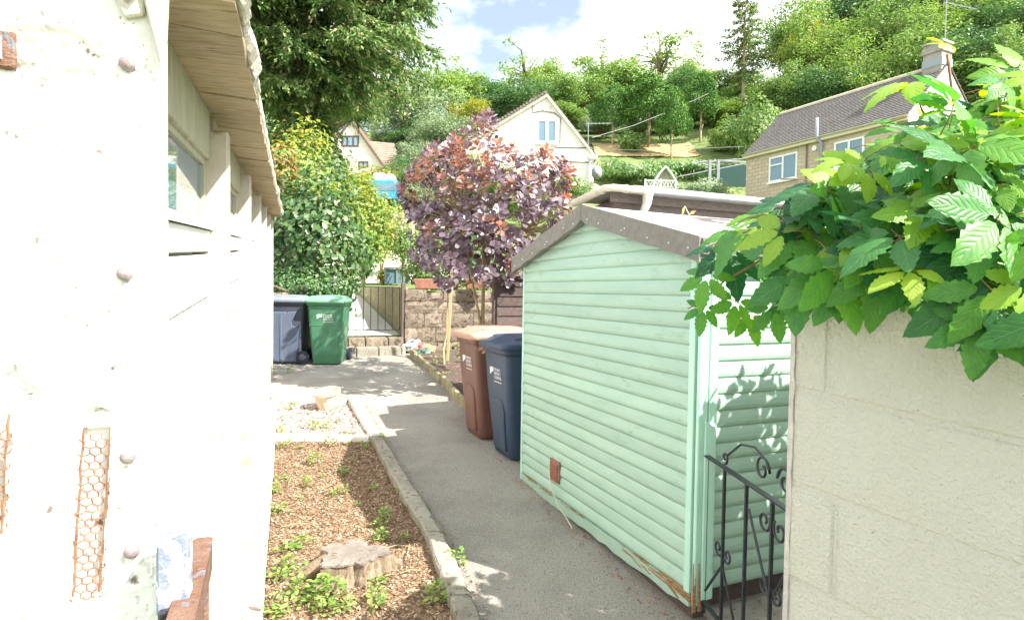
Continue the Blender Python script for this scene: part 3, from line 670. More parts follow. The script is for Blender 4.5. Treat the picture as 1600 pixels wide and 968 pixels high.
me = npmesh('rendered_pier', base.reshape(-1, 3) - np.array(ORG[gar.name]), ff, M['pierwhite'], False)
link('rendered_pier', me, gar)
gbox(PS + .012, PS + .1, -1.2, -.012, 0, 2.24, 'pier_core', M['white'])
gbox(PS + .0045, PS + .2, -.62, -.004, 0.0, .9, 'pier_foot', M['white'])
gbox(PS + .004, PS + .025, -.012, .0455, .0, 2.19, 'pier_return', M['white'])
for (px, py) in ((200, 101), (197, 427), (202, 710), (208, 857)):
    o, h = px_pier(px, py); mb = MB(); c = gw(PS - .012, o, h)
    rings = [[c + GT * dd + (GN * math.cos(t) + Z * math.sin(t)) * rr for t in np.linspace(0, 2 * math.pi, 13)[:-1]] for dd, rr in ((.014, .0125), (.0, .0125), (-.004, .010), (-.0065, .005), (-.007, .001))]
    mb.loft(rings); mb.build('bolt', M['bolt'], gar, smooth=True)
for (o0, o1, h0, h1) in strips:
    mb = MB(); cw, ch = .0165, .0125; rows = int((h1 - h0) / ch); cols = int((o1 - o0) / cw) + 1
    for i in range(rows):
        for j in range(cols):
            sk = (h0 + i * ch - h1) * .06
            cx = o0 + (j + .5 * (i % 2)) * cw + sk + .003; cy = h0 + i * ch
            if cx > o1 + sk or cy > h1: continue
            ptz = [gw(PS - .001 - random.uniform(0, .004), cx + cw * .5 * a, cy + ch * .62 * b) for a, b in ((-1, -.45), (0, -1), (1, -.45), (1, .45))]
            mb.tube(ptz, .0014, 4, False)
    for oe in (o0, o1):
        mb.tube([gw(PS - .002, oe + (h - h1) * .06 + random.uniform(-.0012, .0012), h) for h in np.linspace(h0, h1, 14)], .0022, 4, False)
    mb.build('metal_lath', M['lath'], gar, kind='stuff')
o, h = px_pier(8, 80)
mb = MB(); mb.box(gw(PS - .008, o, h), (.035, .012, .06), (GN, GT, Z)); mb.build('wall_plug_plate', M['rust'], gar, bevel=.003)
mb = MB(); mb.box(gw(PS - .016, o - .006, h), (.014, .01, .035), (GN, GT, Z)); mb.build('plate_hole', pm('blue_remnant', (.2, .28, .5), (.7, .68, .66), 90, .7), gar)
# concrete apron along the garage foot
ap = thing('garage_footing', 'pale concrete strip running along the foot of the white garage', 'concrete strip', gw(2, .07, 0))
s = 1.2
while s < 7.2:
    e = min(s + random.uniform(.85, 1.1), 7.35); mb = MB()
    mb.hexa([gw(s, -.02, -.05), gw(s, .14, -.05), gw(e - .006, .135, -.05), gw(e - .006, -.02, -.05)], [gw(s, -.02, .065), gw(s, .14 + random.uniform(-.006, .006), .06), gw(e - .006, .135 + random.uniform(-.006, .006), .06), gw(e - .006, -.02, .065)])
    mb.build('slab', M['palecon'], ap, bevel=.006); s = e
# litter on apron
n = 240; ss = rng.uniform(1.6, 7.2, n); os_ = rng.uniform(.0, .14, n)
cc = np.array([gw(a, b, .07) for a, b in zip(ss, os_)]); ang = rng.uniform(0, 6.28, n)
v, f = leaves_np(cc, np.stack([np.cos(ang), np.sin(ang), rng.normal(0, .2, n)], 1), np.tile([0, 0, 1.], (n, 1)) + rng.normal(0, .3, (n, 3)), rng.uniform(.008, .028, n), rng.uniform(.006, .016, n))
tag(link('leaf_litter', npmesh('leaf_litter', v, f, M['litter'])), 'dry brown leaf scraps lying on the garage footing', 'leaf litter', kind='stuff')
mb = MB(); p = gw(3.06, .10, .08); mb.tube([p - GN * .02 + GT * .02, p + GN * .035 - GT * .02], .011, 8); tag(mb.build('pipe_stub', M['bolt']), 'short dark pipe stub lying on the pale garage footing', 'pipe')

# ------------------------------------------------------------------ kerbs
kb = thing('path_kerb', 'low concrete kerb between the mulch bed and the path', 'kerb', Vector((kl[2].x, kl[2].y, gz(kl[2].y))))
cuts = [kl[0].y, 6.3, 5.52, 4.62, 3.62, 2.95, 2.3]
for i in range(len(cuts) - 1):
    y1, y0 = cuts[i], cuts[i + 1] + .012
    a, b, c, d = lerp_y(kl, y0), lerp_y(kr, y0), lerp_y(kr, y1), lerp_y(kl, y1)
    h = .075 + random.uniform(-.008, .008); mb = MB()
    K = 8; rings = []
    for k in range(K + 1):
        t = k / K; l = a.lerp(d, t); r_ = b.lerp(c, t); j = random.uniform(-.006, .006)
        rings.append([Vector((l.x, l.y, gz(l.y) - .05)), Vector((r_.x, r_.y, gz(r_.y) - .05)), Vector((r_.x + j, r_.y, gz(r_.y) + h - .012)), Vector((r_.x - .012 + j, r_.y, gz(r_.y) + h + j * .3)), Vector((l.x + .012 - j, l.y, gz(l.y) + h + j * .3)), Vector((l.x - j, l.y, gz(l.y) + h - .012))])
    mb.loft(rings); mb.build('kerb_stone', M['conc'] if i >= 2 else M['palecon'], kb)  # stones in the shed's shadow use darker concrete, shade put into the colour
for (y, nm) in ((6.93, 'far'), (5.56, 'near')):
    k2 = thing('bed_divider', 'pale concrete strip at the %s edge of the gravel square' % nm, 'kerb', Vector((-2.2, y, gz(y))))
    xl = gw((y + .1) / .936, .14, 0).x; xr = lerp_y(kl, y).x + .0; n = 3
    for i in range(n):
        a, b = xl + (xr - xl) * i / n, xl + (xr - xl) * (i + 1) / n - .008; mb = MB()
        mb.hexa([(a, y - .045, gz(y) - .05), (b, y - .045, gz(y) - .05), (b, y + .045, gz(y) - .05), (a, y + .045, gz(y) - .05)], [(a, y - .04, gz(y) + .055), (b, y - .04, gz(y) + .05), (b, y + .04, gz(y) + .058), (a, y + .04, gz(y) + .058)])
        mb.build('kerb_stone', M['palecon'], k2, bevel=.008)
# edging of the right bed
ed = thing('bed_edging', 'row of mossy upright edging stones round the planted bed', 'edging', Vector((e1.x, e1.y, gz(e1.y))))
line = [e0, e1, e2, e2 + (e2 - e1) * .12]
for p, q in zip(line[:-1], line[1:]):
    L_ = (q - p).length; n = max(1, int(L_ / .2)); d = (q - p).normalized(); sd = Vector((-d.y, d.x, 0))
    if sd.x < 0: sd = -sd
    for i in range(n):
        a = p + d * (L_ * i / n + .004); b = p + d * (L_ * (i + 1) / n - .006); h = .13 + random.uniform(-.02, .02); w = .05
        j = sd * random.uniform(-.01, .01); mb = MB()
        A = [Vector((t.x, t.y, gz(t.y) - .06)) + j for t in (a, b, b + sd * w, a + sd * w)]
        mb.hexa(A, [t + Z * (h + .06) + sd * random.uniform(-.006, .006) + Z * random.uniform(-.008, .008) for t in A]); mb.build('edging_stone', M['edging'], ed, bevel=.008)

# ------------------------------------------------------------------ step, stone wall, ramp wall, far gate
st = thing('garden_step', 'rough stone double step below the thin iron gate', 'steps', OA + Z * gz(10.3))
for k in range(2):
    a = -1.35
    while a < -.02:
        w = random.uniform(.22, .4); b = min(a + w, 0); h0 = gz(10.2) + k * .15; mb = MB(); d = -.2 + k * .2
        P = lambda x, y, z: OA + U * x + V * y + Z * z
        mb.hexa([P(a, d, h0 - .03), P(b - .012, d + random.uniform(-.012, .012), h0 - .03), P(b - .012, d + .3, h0 - .03), P(a, d + .3, h0 - .03)], [P(a, d + .01, h0 + .145), P(b - .012, d + random.uniform(0, .02), h0 + .145 + random.uniform(-.012, .012)), P(b - .012, d + .3, h0 + .15), P(a, d + .3, h0 + .15)])
        mb.build('step_stone', M['stone'] if k else M['conc'], st, bevel=.012); a = b
sw = thing('stone_wall', 'rough brown block retaining wall behind the purple tree', 'wall', OA + U * 1.2 + Z * gz(10.6))
def rough_wall(root, p, along, nrm, length, zb, zt, ch, mat, name='stone', wmin=.3, wmax=.55):
    k = 0; z = zb
    while z < zt - .05:
        h = min(ch * random.uniform(.9, 1.1), zt - z); a = 0
        while a < length - .03:
            w = random.uniform(wmin, wmax); b = min(a + w, length); mb = MB(); j = random.uniform(-.012, .015)
            c = [p + along * (a + .005), p + along * (b - .005)]; tz = h - .008 + (random.uniform(-.03, .03) if z + h >= zt - .05 else 0)
            nx, nz = (4, 3); w_ = c[1] - c[0]; rough_face = []
            for iz in range(nz + 1):
                for ix in range(nx + 1):
                    ed_ = (ix in (0, nx)) or (iz in (0, nz)); o_ = j + (random.uniform(-.022, -.008) if ed_ else random.uniform(-.006, .014))
                    rough_face.append(c[0] + w_ * (ix / nx) + along * random.uniform(-.008, .008) + Z * (z + tz * iz / nz + random.uniform(-.008, .008)) + nrm * o_)
            bk_ = [c[0] - nrm * .15 + Z * z, c[1] - nrm * .15 + Z * z, c[1] - nrm * .15 + Z * (z + tz), c[0] - nrm * .15 + Z * (z + tz)]
            N_ = nx + 1; fs_ = [(q_ * N_ + p_, q_ * N_ + p_ + 1, (q_ + 1) * N_ + p_ + 1, (q_ + 1) * N_ + p_) for q_ in range(nz) for p_ in range(nx)]; b_ = len(rough_face)
            fs_ += [tuple(range(N_))[::-1] + (b_, b_ + 1), tuple(range(nz * N_, nz * N_ + N_)) + (b_ + 2, b_ + 3), tuple(q_ * N_ for q_ in range(nz + 1)) + (b_ + 3, b_), tuple(q_ * N_ + nx for q_ in range(nz, -1, -1)) + (b_ + 1, b_ + 2), (b_, b_ + 1, b_ + 2, b_ + 3)]
            mb.add(rough_face + bk_, fs_); mb.build(name, mat, root); a = b
        z += h
mb = MB(); q = [OA + U * .05 + V * .05, OA + U * 4 + V * .05, OA + U * 4 + V * .2, OA + U * .05 + V * .2]
mb.prism([t + Z * (gz(10.3) - .1) for t in q], (0, 0, 1.14)); mb.build('mortar_core', M['soil'], sw)
rough_wall(sw, OA + U * .02 + V * .03, U, -V, 3.9, gz(10.4) - .05, -.02, .23, M['stone'], wmin=.22, wmax=.62)
sw2 = thing('stone_wall', 'rough brown block wall hidden behind the green and grey bins', 'wall', OA + U * -2.5 + Z * gz(10))
rough_wall(sw2, OA + U * -4.2 + V * .03, U, -V, 2.98, gz(9.2) - .1, -.1, .23, M['stone'])
rwall = thing('ramp_wall', 'low mossy concrete wall along the right of the ramp behind the gate', 'wall', OA + V * 3)
for i in range(7):
    a, b = .16 + i * .97, .16 + (i + 1) * .97 - .01; mb = MB(); za = -.86 + .95 * a / 6.9; zb_ = -.86 + .95 * b / 6.9
    P = lambda x, y, z: OA + U * x + V * y + Z * z
    mb.hexa([P(-.02, a, za - .1), P(.1, a, za - .1), P(.1, b, zb_ - .1), P(-.02, b, zb_ - .1)], [P(-.01, a, .03), P(.1, a, .03), P(.1, b, .05), P(-.01, b, .05)]); mb.build('panel', M['edging'], rwall, bevel=.01)
gt = thing('iron_gate', 'thin dark iron bar gate at the top of the stone step', 'gate', OA + U * -.6 + V * .12 + Z * -.84)
P = lambda x, z: OA + U * x + V * .12 + Z * z
for z in (.03, -.72): 
    mb = MB(); mb.box(P(-.56, z), (1.02, .014, .014), (U, V, Z)); mb.build('rail', M['black'], gt)
for i in range(9):
    mb = MB(); mb.tube([P(-1.06 + i * .125, -.72), P(-1.06 + i * .125, .03)], .008, 5); mb.build('bar', M['black'], gt)
mb = MB(); mb.box(OA + U * .0 + V * .1 + Z * -.42, (.075, .075, 1.05), (U, V, Z)); tag(mb.build('gate_post', M['darkwood'], bevel=.006), 'dark square timber post at right end of thin iron gate', 'post')
mb = MB(); mb.box(OA + U * -1.16 + V * .1 + Z * -.38, (.06, .06, 1.15), (U, V, Z)); tag(mb.build('gate_post', M['wallend'], bevel=.006), 'short grey post behind the green bin at left end of iron gate', 'post')

# ------------------------------------------------------------------ bins
def rrect(w, d, yc, z, rad, n=4):
    pts = []
    for cx, cy, a0 in ((w / 2 - rad, d / 2 - rad, 0), (-w / 2 + rad, d / 2 - rad, 90), (-w / 2 + rad, -d / 2 + rad, 180), (w / 2 - rad, -d / 2 + rad, 270)):
        for k in range(n + 1):
            t = R(a0 + 90 * k / n); pts.append(Vector((cx + rad * math.cos(t), yc + cy + rad * math.sin(t), z)))
    return pts
def text_mesh(body, size):
    cu = bpy.data.curves.new('lettering', 'FONT'); cu.body = body; cu.size = size; cu.extrude = .0006; cu.space_line = .95; cu.align_x = 'LEFT'
    o = bpy.data.objects.new('tmp', cu); C.objects.link(o); bpy.context.view_layer.update()
    me = bpy.data.meshes.new_from_object(o.evaluated_get(bpy.context.evaluated_depsgraph_get())); bpy.data.objects.remove(o); bpy.data.curves.remove(cu)
    me.materials.clear(); me.materials.append(M['print']); return me
TXT = text_mesh('STROUD\nDISTRICT\nCOUNCIL', .036)
def make_bin(label, loc, rotz, body, lid, panel, scale=1.0, emblem=True, lidtilt=0):
    t = thing('wheelie_bin', label, 'wheelie bin', loc, rotz, 'council wheelie bins'); ORG[t.name] = Vector((0, 0, 0))
    t.scale = (scale,) * 3
    mb = MB()
    mb.loft([rrect(.40, .44, -.02, .0, .06), rrect(.42, .46, -.02, .012, .06), rrect(.45, .50, -.025, .22, .055), rrect(.50, .57, -.03, .62, .05), rrect(.525, .60, -.03, .88, .045), rrect(.53, .61, -.03, .90, .045), rrect(.56, .64, -.03, .905, .045), rrect(.565, .645, -.03, .955, .045)])
    bo = mb.build('body', body, t, smooth=False)
    for p in bo.data.polygons: p.use_smooth = abs(p.normal.z) < .4
    mb = MB()
    mb.loft([rrect(.57, .67, -.035, .94, .05), rrect(.595, .70, -.035, .945, .055), rrect(.595, .70, -.035, .985, .055), rrect(.57, .67, -.035, 1.0, .05), rrect(.545, .60, -.02, 1.005, .05), rrect(.50, .54, -.01, 1.03, .06), rrect(.36, .42, 0, 1.058, .08), rrect(.2, .26, 0, 1.063, .08)])
    li = mb.build('lid', lid, t, smooth=True)
    mb = MB()   # raised lid ribs
    for x in (-.2, .2): mb.loft([rrect(.07, .46, -.02, 1.0, .02), rrect(.06, .44, -.02, 1.05, .02), rrect(.04, .4, -.02, 1.056, .015)], True); 
    for q in range(len(mb.v)):
        pass
    mb2 = MB()
    for sx in (-1, 1):
        rings = [[p + Vector((sx * .215, 0, 0)) for p in rr] for rr in (rrect(.075, .5, -.02, .995, .025), rrect(.065, .48, -.02, 1.04, .025), rrect(.04, .42, -.02, 1.05, .015))]
        mb2.loft(rings)
    mb2.build('lid_rib', lid, li)
    mb = MB(); mb.tube([(-.26, .30, .93), (-.26, .37, .975), (.26, .37, .975), (.26, .30, .93)], .017, 8); mb.build('handle', body, t, smooth=True)
    for sx in (-1, 1):
        mb = MB(); mb.tube([(sx * .225, .25, .1), (sx * .275, .25, .1)], .10, 16); w = mb.build('wheel', M['rubber'], t)
        mb = MB(); mb.tube([(sx * .268, .25, .1), (sx * .281, .25, .1)], .05, 12); mb.build('hub', M['bingrey'], w)
    mb = MB(); mb.tube([(-.24, .25, .1), (.24, .25, .1)], .014, 8); mb.build('axle', M['black'], t)
    def fy(z): return -.03 - .305 + (.90 - z) / .9 * .065 + (.0 if z > .5 else .004)   # front face y at height z
    if panel == 'arch':
        pts = [(-.13, .06), (.13, .06), (.145, .4), (.12, .47), (.06, .5), (-.06, .5), (-.12, .47), (-.145, .4)]
        mb = MB(); mb.loft([[Vector((x, fy(z) + .01, z)) for x, z in pts], [Vector((x * .99, fy(z) - .006, z)) for x, z in pts], [Vector((x * .9, fy(z) - .011, .27 + (z - .27) * .93)) for x, z in pts]]); mb.build('front_panel', body, t)
    if panel == 'band':
        mb = MB(); mb.hexa([(-.235, fy(.6) + .01, .595), (.235, fy(.6) + .01, .595), (.235, fy(.6) - .004, .595), (-.235, fy(.6) - .004, .595)], [(-.235, fy(.61) + .01, .605), (.235, fy(.61) + .01, .605), (.235, fy(.61) - .003, .605), (-.235, fy(.61) - .003, .605)]); mb.build('moulding', body, t)
    if panel == 'side':
        def sx_(z): return .20 + (z / .9) * .065
        pts = [(-.17, .03), (.17, .03), (.215, .5), (.205, .56), (.12, .585), (.115, .66), (.2, .8), (.2, .81), (.06, .8), (.055, .785), (.035, .785), (.03, .8), (-.2, .8), (-.22, .7)]
        mb = MB(); mb.loft([[Vector((sx_(z) - .01, y - .03, z)) for y, z in pts], [Vector((sx_(z) + .012, y - .03, z)) for y, z in pts], [Vector((sx_(z) + .018, y * .95 - .03, .4 + (z - .4) * .97)) for y, z in pts]]); mb.build('side_panel', M['binpanel'], t)
        mb = MB(); mb.hexa([(sx_(.1) + .015, -.1, .06), (sx_(.1) + .024, -.095, .06), (sx_(.1) + .024, -.065, .06), (sx_(.1) + .015, -.06, .06)], [(sx_(.78) + .015, -.1, .77), (sx_(.78) + .024, -.095, .77), (sx_(.78) + .024, -.065, .77), (sx_(.78) + .015, -.06, .77)]); mb.build('panel_rib', M['binpanel'], t)
    if emblem:
        z = .745; o = bpy.data.objects.new('lettering', TXT); C.objects.link(o); o.parent = t
        tl = math.atan2(.065, .9); o.rotation_euler = (math.pi / 2 - tl * -1, 0, 0); o.location = (-.03, fy(z) - .004, z)
        mb = MB(); y = fy(.73) - .004
        for pts in ([(-.12, .70), (-.085, .725), (-.085, .775), (-.12, .765)], [(-.08, .725), (-.045, .735), (-.038, .78), (-.06, .765), (-.08, .775)]):
            mb.prism([(x, fy(z_) - .0035, z_) for x, z_ in pts], (0, -.001, 0))
        mb.build('emblem', M['print'], t)
        mb = MB(); mb.prism([(-.03, fy(.648) - .0035, .648), (.13, fy(.648) - .0035, .648), (.13, fy(.654) - .0035, .654), (-.03, fy(.654) - .0035, .654)], (0, -.001, 0)); mb.build('underline', M['print'], t)
    return t
def gpos(x, y, off=.013): return (x, y, gz(y) + off)
make_bin('green wheelie bin with white council lettering beside the iron gate', gpos(-2.88, 9.42), R(3), M['bingreen'], M['bingreenlid'], 'band')
make_bin('slate grey wheelie bin with pale moulded side panel at garage corner', gpos(-3.50, 9.40), R(-84), M['bingrey'], M['bingreylid'], 'side', emblem=False)
make_bin('brown wheelie bin with faded pink lid beside the planted bed', gpos(-.13, 5.87), R(-66), M['binbrown'], M['binbrownlid'], 'arch')
make_bin('dark blue wheelie bin beside the green shed corner', gpos(.16, 5.30), R(-66), M['binblue'], M['binblue'], 'arch')
mb = MB(); a_ = at(784, 512, 5.75); b_ = at(752, 552, 5.42); mb.hexa([b_, b_ + Vector((.03, 0, 0)), b_ + Vector((.03, .012, 0)), b_ + Vector((0, .012, 0))], [a_, a_ + Vector((.03, 0, .012)), a_ + Vector((.03, .012, .012)), a_ + Vector((0, .012, 0))])
tag(mb.build('wooden_batten', M['stake'], bevel=.003), 'pale wooden batten leaning between the brown and blue bin lids', 'stick')

# ------------------------------------------------------------------ pot, stump, bag
pp = G(508, 640, .03)
pot = thing('plant_pot', 'pale empty ribbed plant pot standing tilted on the gravel square', 'plant pot', pp + Vector((0, .12, 0))); ORG[pot.name] = Vector((0, 0, 0))
n = 32; prof = [(.10, 0), (.105, .005), (.135, .15), (.137, .16), (.155, .165), (.16, .20), (.15, .205), (.14, .20), (.13, .17), (.1, .03), (.02, .03)]
mb = MB(); mb.loft([[Vector(((r_ - (.005 if (j % 2 and .02 < z < .15 and i < 4) else 0)) * math.cos(2 * math.pi * j / n), (r_ - (.005 if (j % 2 and .0 < z < .16 and i < 4) else 0)) * math.sin(2 * math.pi * j / n), z)) for j in range(n)] for i, (r_, z) in enumerate(prof)])
mb.build('pot_body', M['pot'], pot); pot.rotation_euler = (R(8), R(-6), 0)
spx = Vector((-.875, 3.28, gz(3.28)))
stp = thing('tree_stump', 'sawn grey tree stump in the brown mulch bed', 'tree stump', spx)
n = 56; r = random.Random(2)
rad = [.168 + .022 * math.sin(3 * t + 1) + .02 * math.sin(5 * t) + .012 * math.sin(11 * t) + r.uniform(-.008, .008) for t in np.linspace(0, 2 * math.pi, n + 1)[:-1]]
ang = np.linspace(0, 2 * math.pi, n + 1)[:-1]
def rg(k, z, jit): return [spx + Vector((math.cos(t) * (rad[i] * k + jit * (r.uniform(-.5, 1) + .7 * math.sin(17 * t))), .9 * math.sin(t) * (rad[i] * k + jit * (r.uniform(-.5, 1) + .7 * math.sin(17 * t))), z + (r.uniform(-.006, .006) if z < .12 else 0))) for i, t in enumerate(ang)]
mb = MB(); mb.loft([rg(1.25, -.02, .02), rg(1.1, .02, .018), rg(1.0, .05, .016), rg(.97, .085, .014), rg(.98, .108, .006)], False); mb.build('stump_bark', M['bark'], stp, smooth=False)
mb = MB(); mb.loft([rg(1.0, .098, 0), rg(1.03, .108, .003), rg(1.02, .118, .003), rg(.6, .121, 0), rg(.02, .123, 0)], True); mb.build('cut_face', M['cutwood'], stp)
for t, l in ((3.5, .2), (.3, .1), (2.4, .1)):
    d = Vector((math.cos(t), math.sin(t), 0)); mb = MB(); mb.tube([spx + d * .12 + Z * .08, spx + d * .2 + Z * .045, spx + d * (.2 + l * .5) + Z * .02, spx + d * (.2 + l) - Z * .03], [.05, .045, .03, .012], 7); mb.build('root', M['bark'], stp)
bgp = G(652, 552)
bag = thing('crumpled_bags', 'crumpled red, white and orange plastic bags dumped by the step', 'plastic bags', bgp)
def crumple(c, sx, sy, sz, mat, seed):
    r = np.random.default_rng(seed); mb = MB(); n, k = 14, 9; rings = []
    for i in range(k + 1):
        t = math.pi * i / k - math.pi / 2; ring = []
        for j in range(n):
            q = 2 * math.pi * j / n; w = 1 + r.uniform(-.28, .2); rr = max(math.cos(t), .05) * w
            ring.append(c + Vector((math.cos(q) * rr * sx, math.sin(q) * rr * sy, (math.sin(t) * w * .8 + .8) * sz)))
        rings.append(ring)
    mb.loft(rings); mb.build('bag', mat, bag)
cy = bgp.y + .05
crumple(bgp + Vector((-.07, .05, 0)), 0.195, 0.169, 0.149, pm('white_plastic_bag', (.7, .74, .78), (.08, .12, .2), 9, .35, lo=.5, hi=.56), 1)
crumple(bgp + Vector((.07, -.03, 0)), 0.143, 0.130, 0.121, pm('red_plastic_bag', (.55, .04, .05), (.65, .25, .2), 14, .35), 2)
crumple(bgp + Vector((.19, -.02, -.02)), 0.130, 0.117, 0.121, pm('orange_plastic_bag', (.62, .22, .06), (.25, .4, .3), 12, .35), 3)
crumple(bgp + Vector((.10, -.1, -.02)), 0.156, 0.091, 0.081, pm('dark_green_bag', (.03, .12, .09), (.5, .6, .55), 12, .35, lo=.55, hi=.6), 4)

# ------------------------------------------------------------------ right block wall with creeper
E = Vector((.668, 1.40, 0)); WD = Vector((.573, -.82, 0)); WN = Vector((-.82, -.573, 0)); WSL = .085
bw = thing('block_wall', 'cream painted concrete block wall under the creeper at right', 'wall', E + Z * -1.7)
def bwp(a, o, z): return E + WD * a + WN * o + Z * (z - WSL * a)
BWT = .0; bh = .215; rows = 9
for rI in range(rows):
    z1 = BWT - rI * (bh + .01) + (.012 if rI == 0 else 0); z0 = BWT - rI * (bh + .01) - bh
    a = 0; first = {0: .075, 1: .435, 2: .10, 3: .33}.get(rI % 4)
    while a < 1.9:
        b = min(a + (first if a == 0 else .44), 1.9); mb = MB(); q = random.uniform(-.002, .002)
        mb.hexa([bwp(a + .0, .0 + q, z0), bwp(b, .0 + q, z0), bwp(b, -.1, z0), bwp(a, -.1, z0)], [bwp(a, .0 + q, z1), bwp(b, .0 + q, z1), bwp(b, -.1, z1), bwp(a, -.1, z1)])
        mb.build('block', M['cream'], bw, bevel=.0045); a = b + .010
mb = MB(); mb.hexa([bwp(.001, -.0035, -2.1), bwp(1.9, -.0035, -2.1), bwp(1.9, -.09, -2.1), bwp(.001, -.09, -2.1)], [bwp(.001, -.0035, BWT - .01), bwp(1.9, -.0035, BWT - .01), bwp(1.9, -.09, BWT - .01), bwp(.001, -.09, BWT - .01)]); mb.build('mortar', M['cream'], bw)
mb = MB(); K = 60; rings = []
for i in range(K + 1):
    z = -2.05 + (BWT + 2.04) * i / K; j = random.uniform(-.0025, .0025)
    rings.append([bwp(-.012, -.002, z), bwp(.003 + j, .0035, z), bwp(.003, -.1, z), bwp(-.012, -.1, z)])
mb.loft(rings); mb.build('end_render', M['wallend'], bw)
# return wall behind (along the neighbour's terrace) carrying the creeper
rw2 = thing('return_wall', 'concrete block return wall behind the creeper covered wall end', 'wall', E + U * 1.5 + Z * -1.7)
for rI in range(8):
    z1 = -.03 - rI * .225; a = .34
    while a < 3.0:
        b = min(a + .44, 3.0); mb = MB()
        mb.hexa([E + U * a + V * .12 + Z * (z1 - .215), E + U * b + V * .12 + Z * (z1 - .215), E + U * b + V * .22 + Z * (z1 - .215), E + U * a + V * .22 + Z * (z1 - .215)], [E + U * a + V * .12 + Z * z1, E + U * b + V * .12 + Z * z1, E + U * b + V * .22 + Z * z1, E + U * a + V * .22 + Z * z1])
        mb.build('block', M['cream'], rw2, bevel=.005); a = b + .01

# creeper ------------------------------------------------------------------
def leaflet(Ln, Wd, rows, cols, curl, bulge, rnd):
    vs = []; uv = []; fs = []
    for i in range(rows + 1):
        t = i / rows; w = Wd * .5 * (math.sin(math.pi * min(1, t ** .85)) ** .85 if 0 < t < 1 else 0) + (.002 if i == 0 else 0)
        tooth = 1 + (.2 if i % 2 else -.05) * (t > .2)
        for j in range(cols + 1):
            u = j / cols * 2 - 1; ww = w * (tooth if abs(u) == 1 else 1)
            y = Ln * t + (.0 if abs(u) < 1 else (-.02 if i % 2 else .012) * Ln)
            z = -curl * Ln * t * t + bulge * Wd * (abs(u) - .45 * u * u * 2) * math.sin(math.pi * t) + (rnd.uniform(-.0012, .0012) if 0 < t < 1 else 0)
            vs.append((u * ww, y, z)); uv.append(((u + 1) / 2, t))
    for i in range(rows):
        for j in range(cols): a = i * (cols + 1) + j; fs.append((a, a + 1, a + cols + 2, a + cols + 1))
    return vs, uv, fs
def creeper_leaf(seed, rows=13, cols=4, n=5):
    rnd = random.Random(seed); V_ = []; UV = []; F = []; MI = []
    angs = {5: (-98, -48, 0, 50, 100), 3: (-50, 0, 52)}[n]; sz = {5: (.68, .9, 1.05, .9, .66), 3: (.85, 1.0, .85)}[n]
    for a, k in zip(angs, sz):
        Ln = .105 * k * rnd.uniform(.9, 1.1); vs, uv, fs = leaflet(Ln, Ln * .45, rows, cols, rnd.uniform(.12, .4), rnd.uniform(.10, .26), rnd)
        ca, sa = math.cos(-R(a)), math.sin(-R(a)); tl = R(rnd.uniform(-16, 8)); tw = R(rnd.uniform(-18, 18)); b = len(V_)
        for (x, y, z) in vs:
            x, z = x * math.cos(tw) - z * math.sin(tw), x * math.sin(tw) + z * math.cos(tw)
            y2 = y * math.cos(tl) - z * math.sin(tl); z2 = y * math.sin(tl) + z * math.cos(tl); y2 += .018
            V_.append((x * ca - y2 * sa, x * sa + y2 * ca, z2))
        UV += uv; F += [tuple(q + b for q in f) for f in fs]; MI += [0] * len(fs)
    mb = MB(); mb.tube([(0, .01, 0), (0, -.02, -.012), (0, -.055, -.035), (0, -.085, -.075)], [.0013, .0013, .0015, .0018], 5)
    b = len(V_); V_ += mb.v; UV += [(.5, .0)] * len(mb.v); F += [tuple(q + b for q in f) for f in mb.f]; MI += [1] * len(mb.f)
    return V_, UV, F, MI
def creeper_mesh(dat, mat):
    V_, UV, F, MI = dat; me = bpy.data.meshes.new('leaf'); me.from_pydata(V_, [], F)
    l = me.uv_layers.new(name='UVMap'); li = [i for f in F for i in f]
    l.data.foreach_set('uv', [c for i in li for c in UV[i]])
    me.polygons.foreach_set('material_index', MI); me.polygons.foreach_set('use_smooth', [True] * len(F))
    me.materials.append(mat); me.materials.append(M['redstem']); me.update(); return me
LD = [creeper_leaf(s_) for s_ in range(7)] + [creeper_leaf(77, n=3)]
LM = [creeper_mesh(d, M['vine']) for d in LD]; LY = [creeper_mesh(d, M['vine_young_lit']) for d in LD]
vine = thing('creeper', 'large leaved green creeper tumbling over the cream block wall', 'climbing plant', E + Vector((.1, .05, 0)))
VO = ORG[vine.name]
def inpoly(x, y, P):
    c = False; n = len(P)
    for i in range(n):
        x1, y1 = P[i]; x2, y2 = P[i - 1]
        if (y1 > y) != (y2 > y) and x < (x2 - x1) * (y - y1) / (y2 - y1) + x1: c = not c
    return c
POLY = [(1125, 410), (1130, 372), (1170, 335), (1235, 300), (1290, 255), (1360, 215), (1415, 200), (1490, 150), (1540, 135), (1600, 120), (1680, 90), (1680, 500), (1600, 485), (1560, 470), (1525, 440), (1500, 400), (1440, 405), (1390, 430), (1340, 425), (1290, 425), (1235, 385), (1190, 370), (1150, 385)]
def wdepth(px):   # depth of the visible wall face at an image column
    k = (px - 800) / FPX
    s_ = (E.x - k * E.y) / (k * WD.y - WD.x) if px > 1241 else 0
    return (E + WD * s_).y if px > 1241 else 1.42 + (1241 - px) / 150 * .25
vr = random.Random(21)
leafs = []
def orient(nrm, tip):
    n_ = nrm.normalized(); t = (tip - n_ * tip.dot(n_)); t = t.normalized() if t.length > 1e-4 else n_.orthogonal().normalized()
    x = t.cross(n_); return Matrix((x, t, n_)).transposed().to_4x4()
k = 0; tries = 0
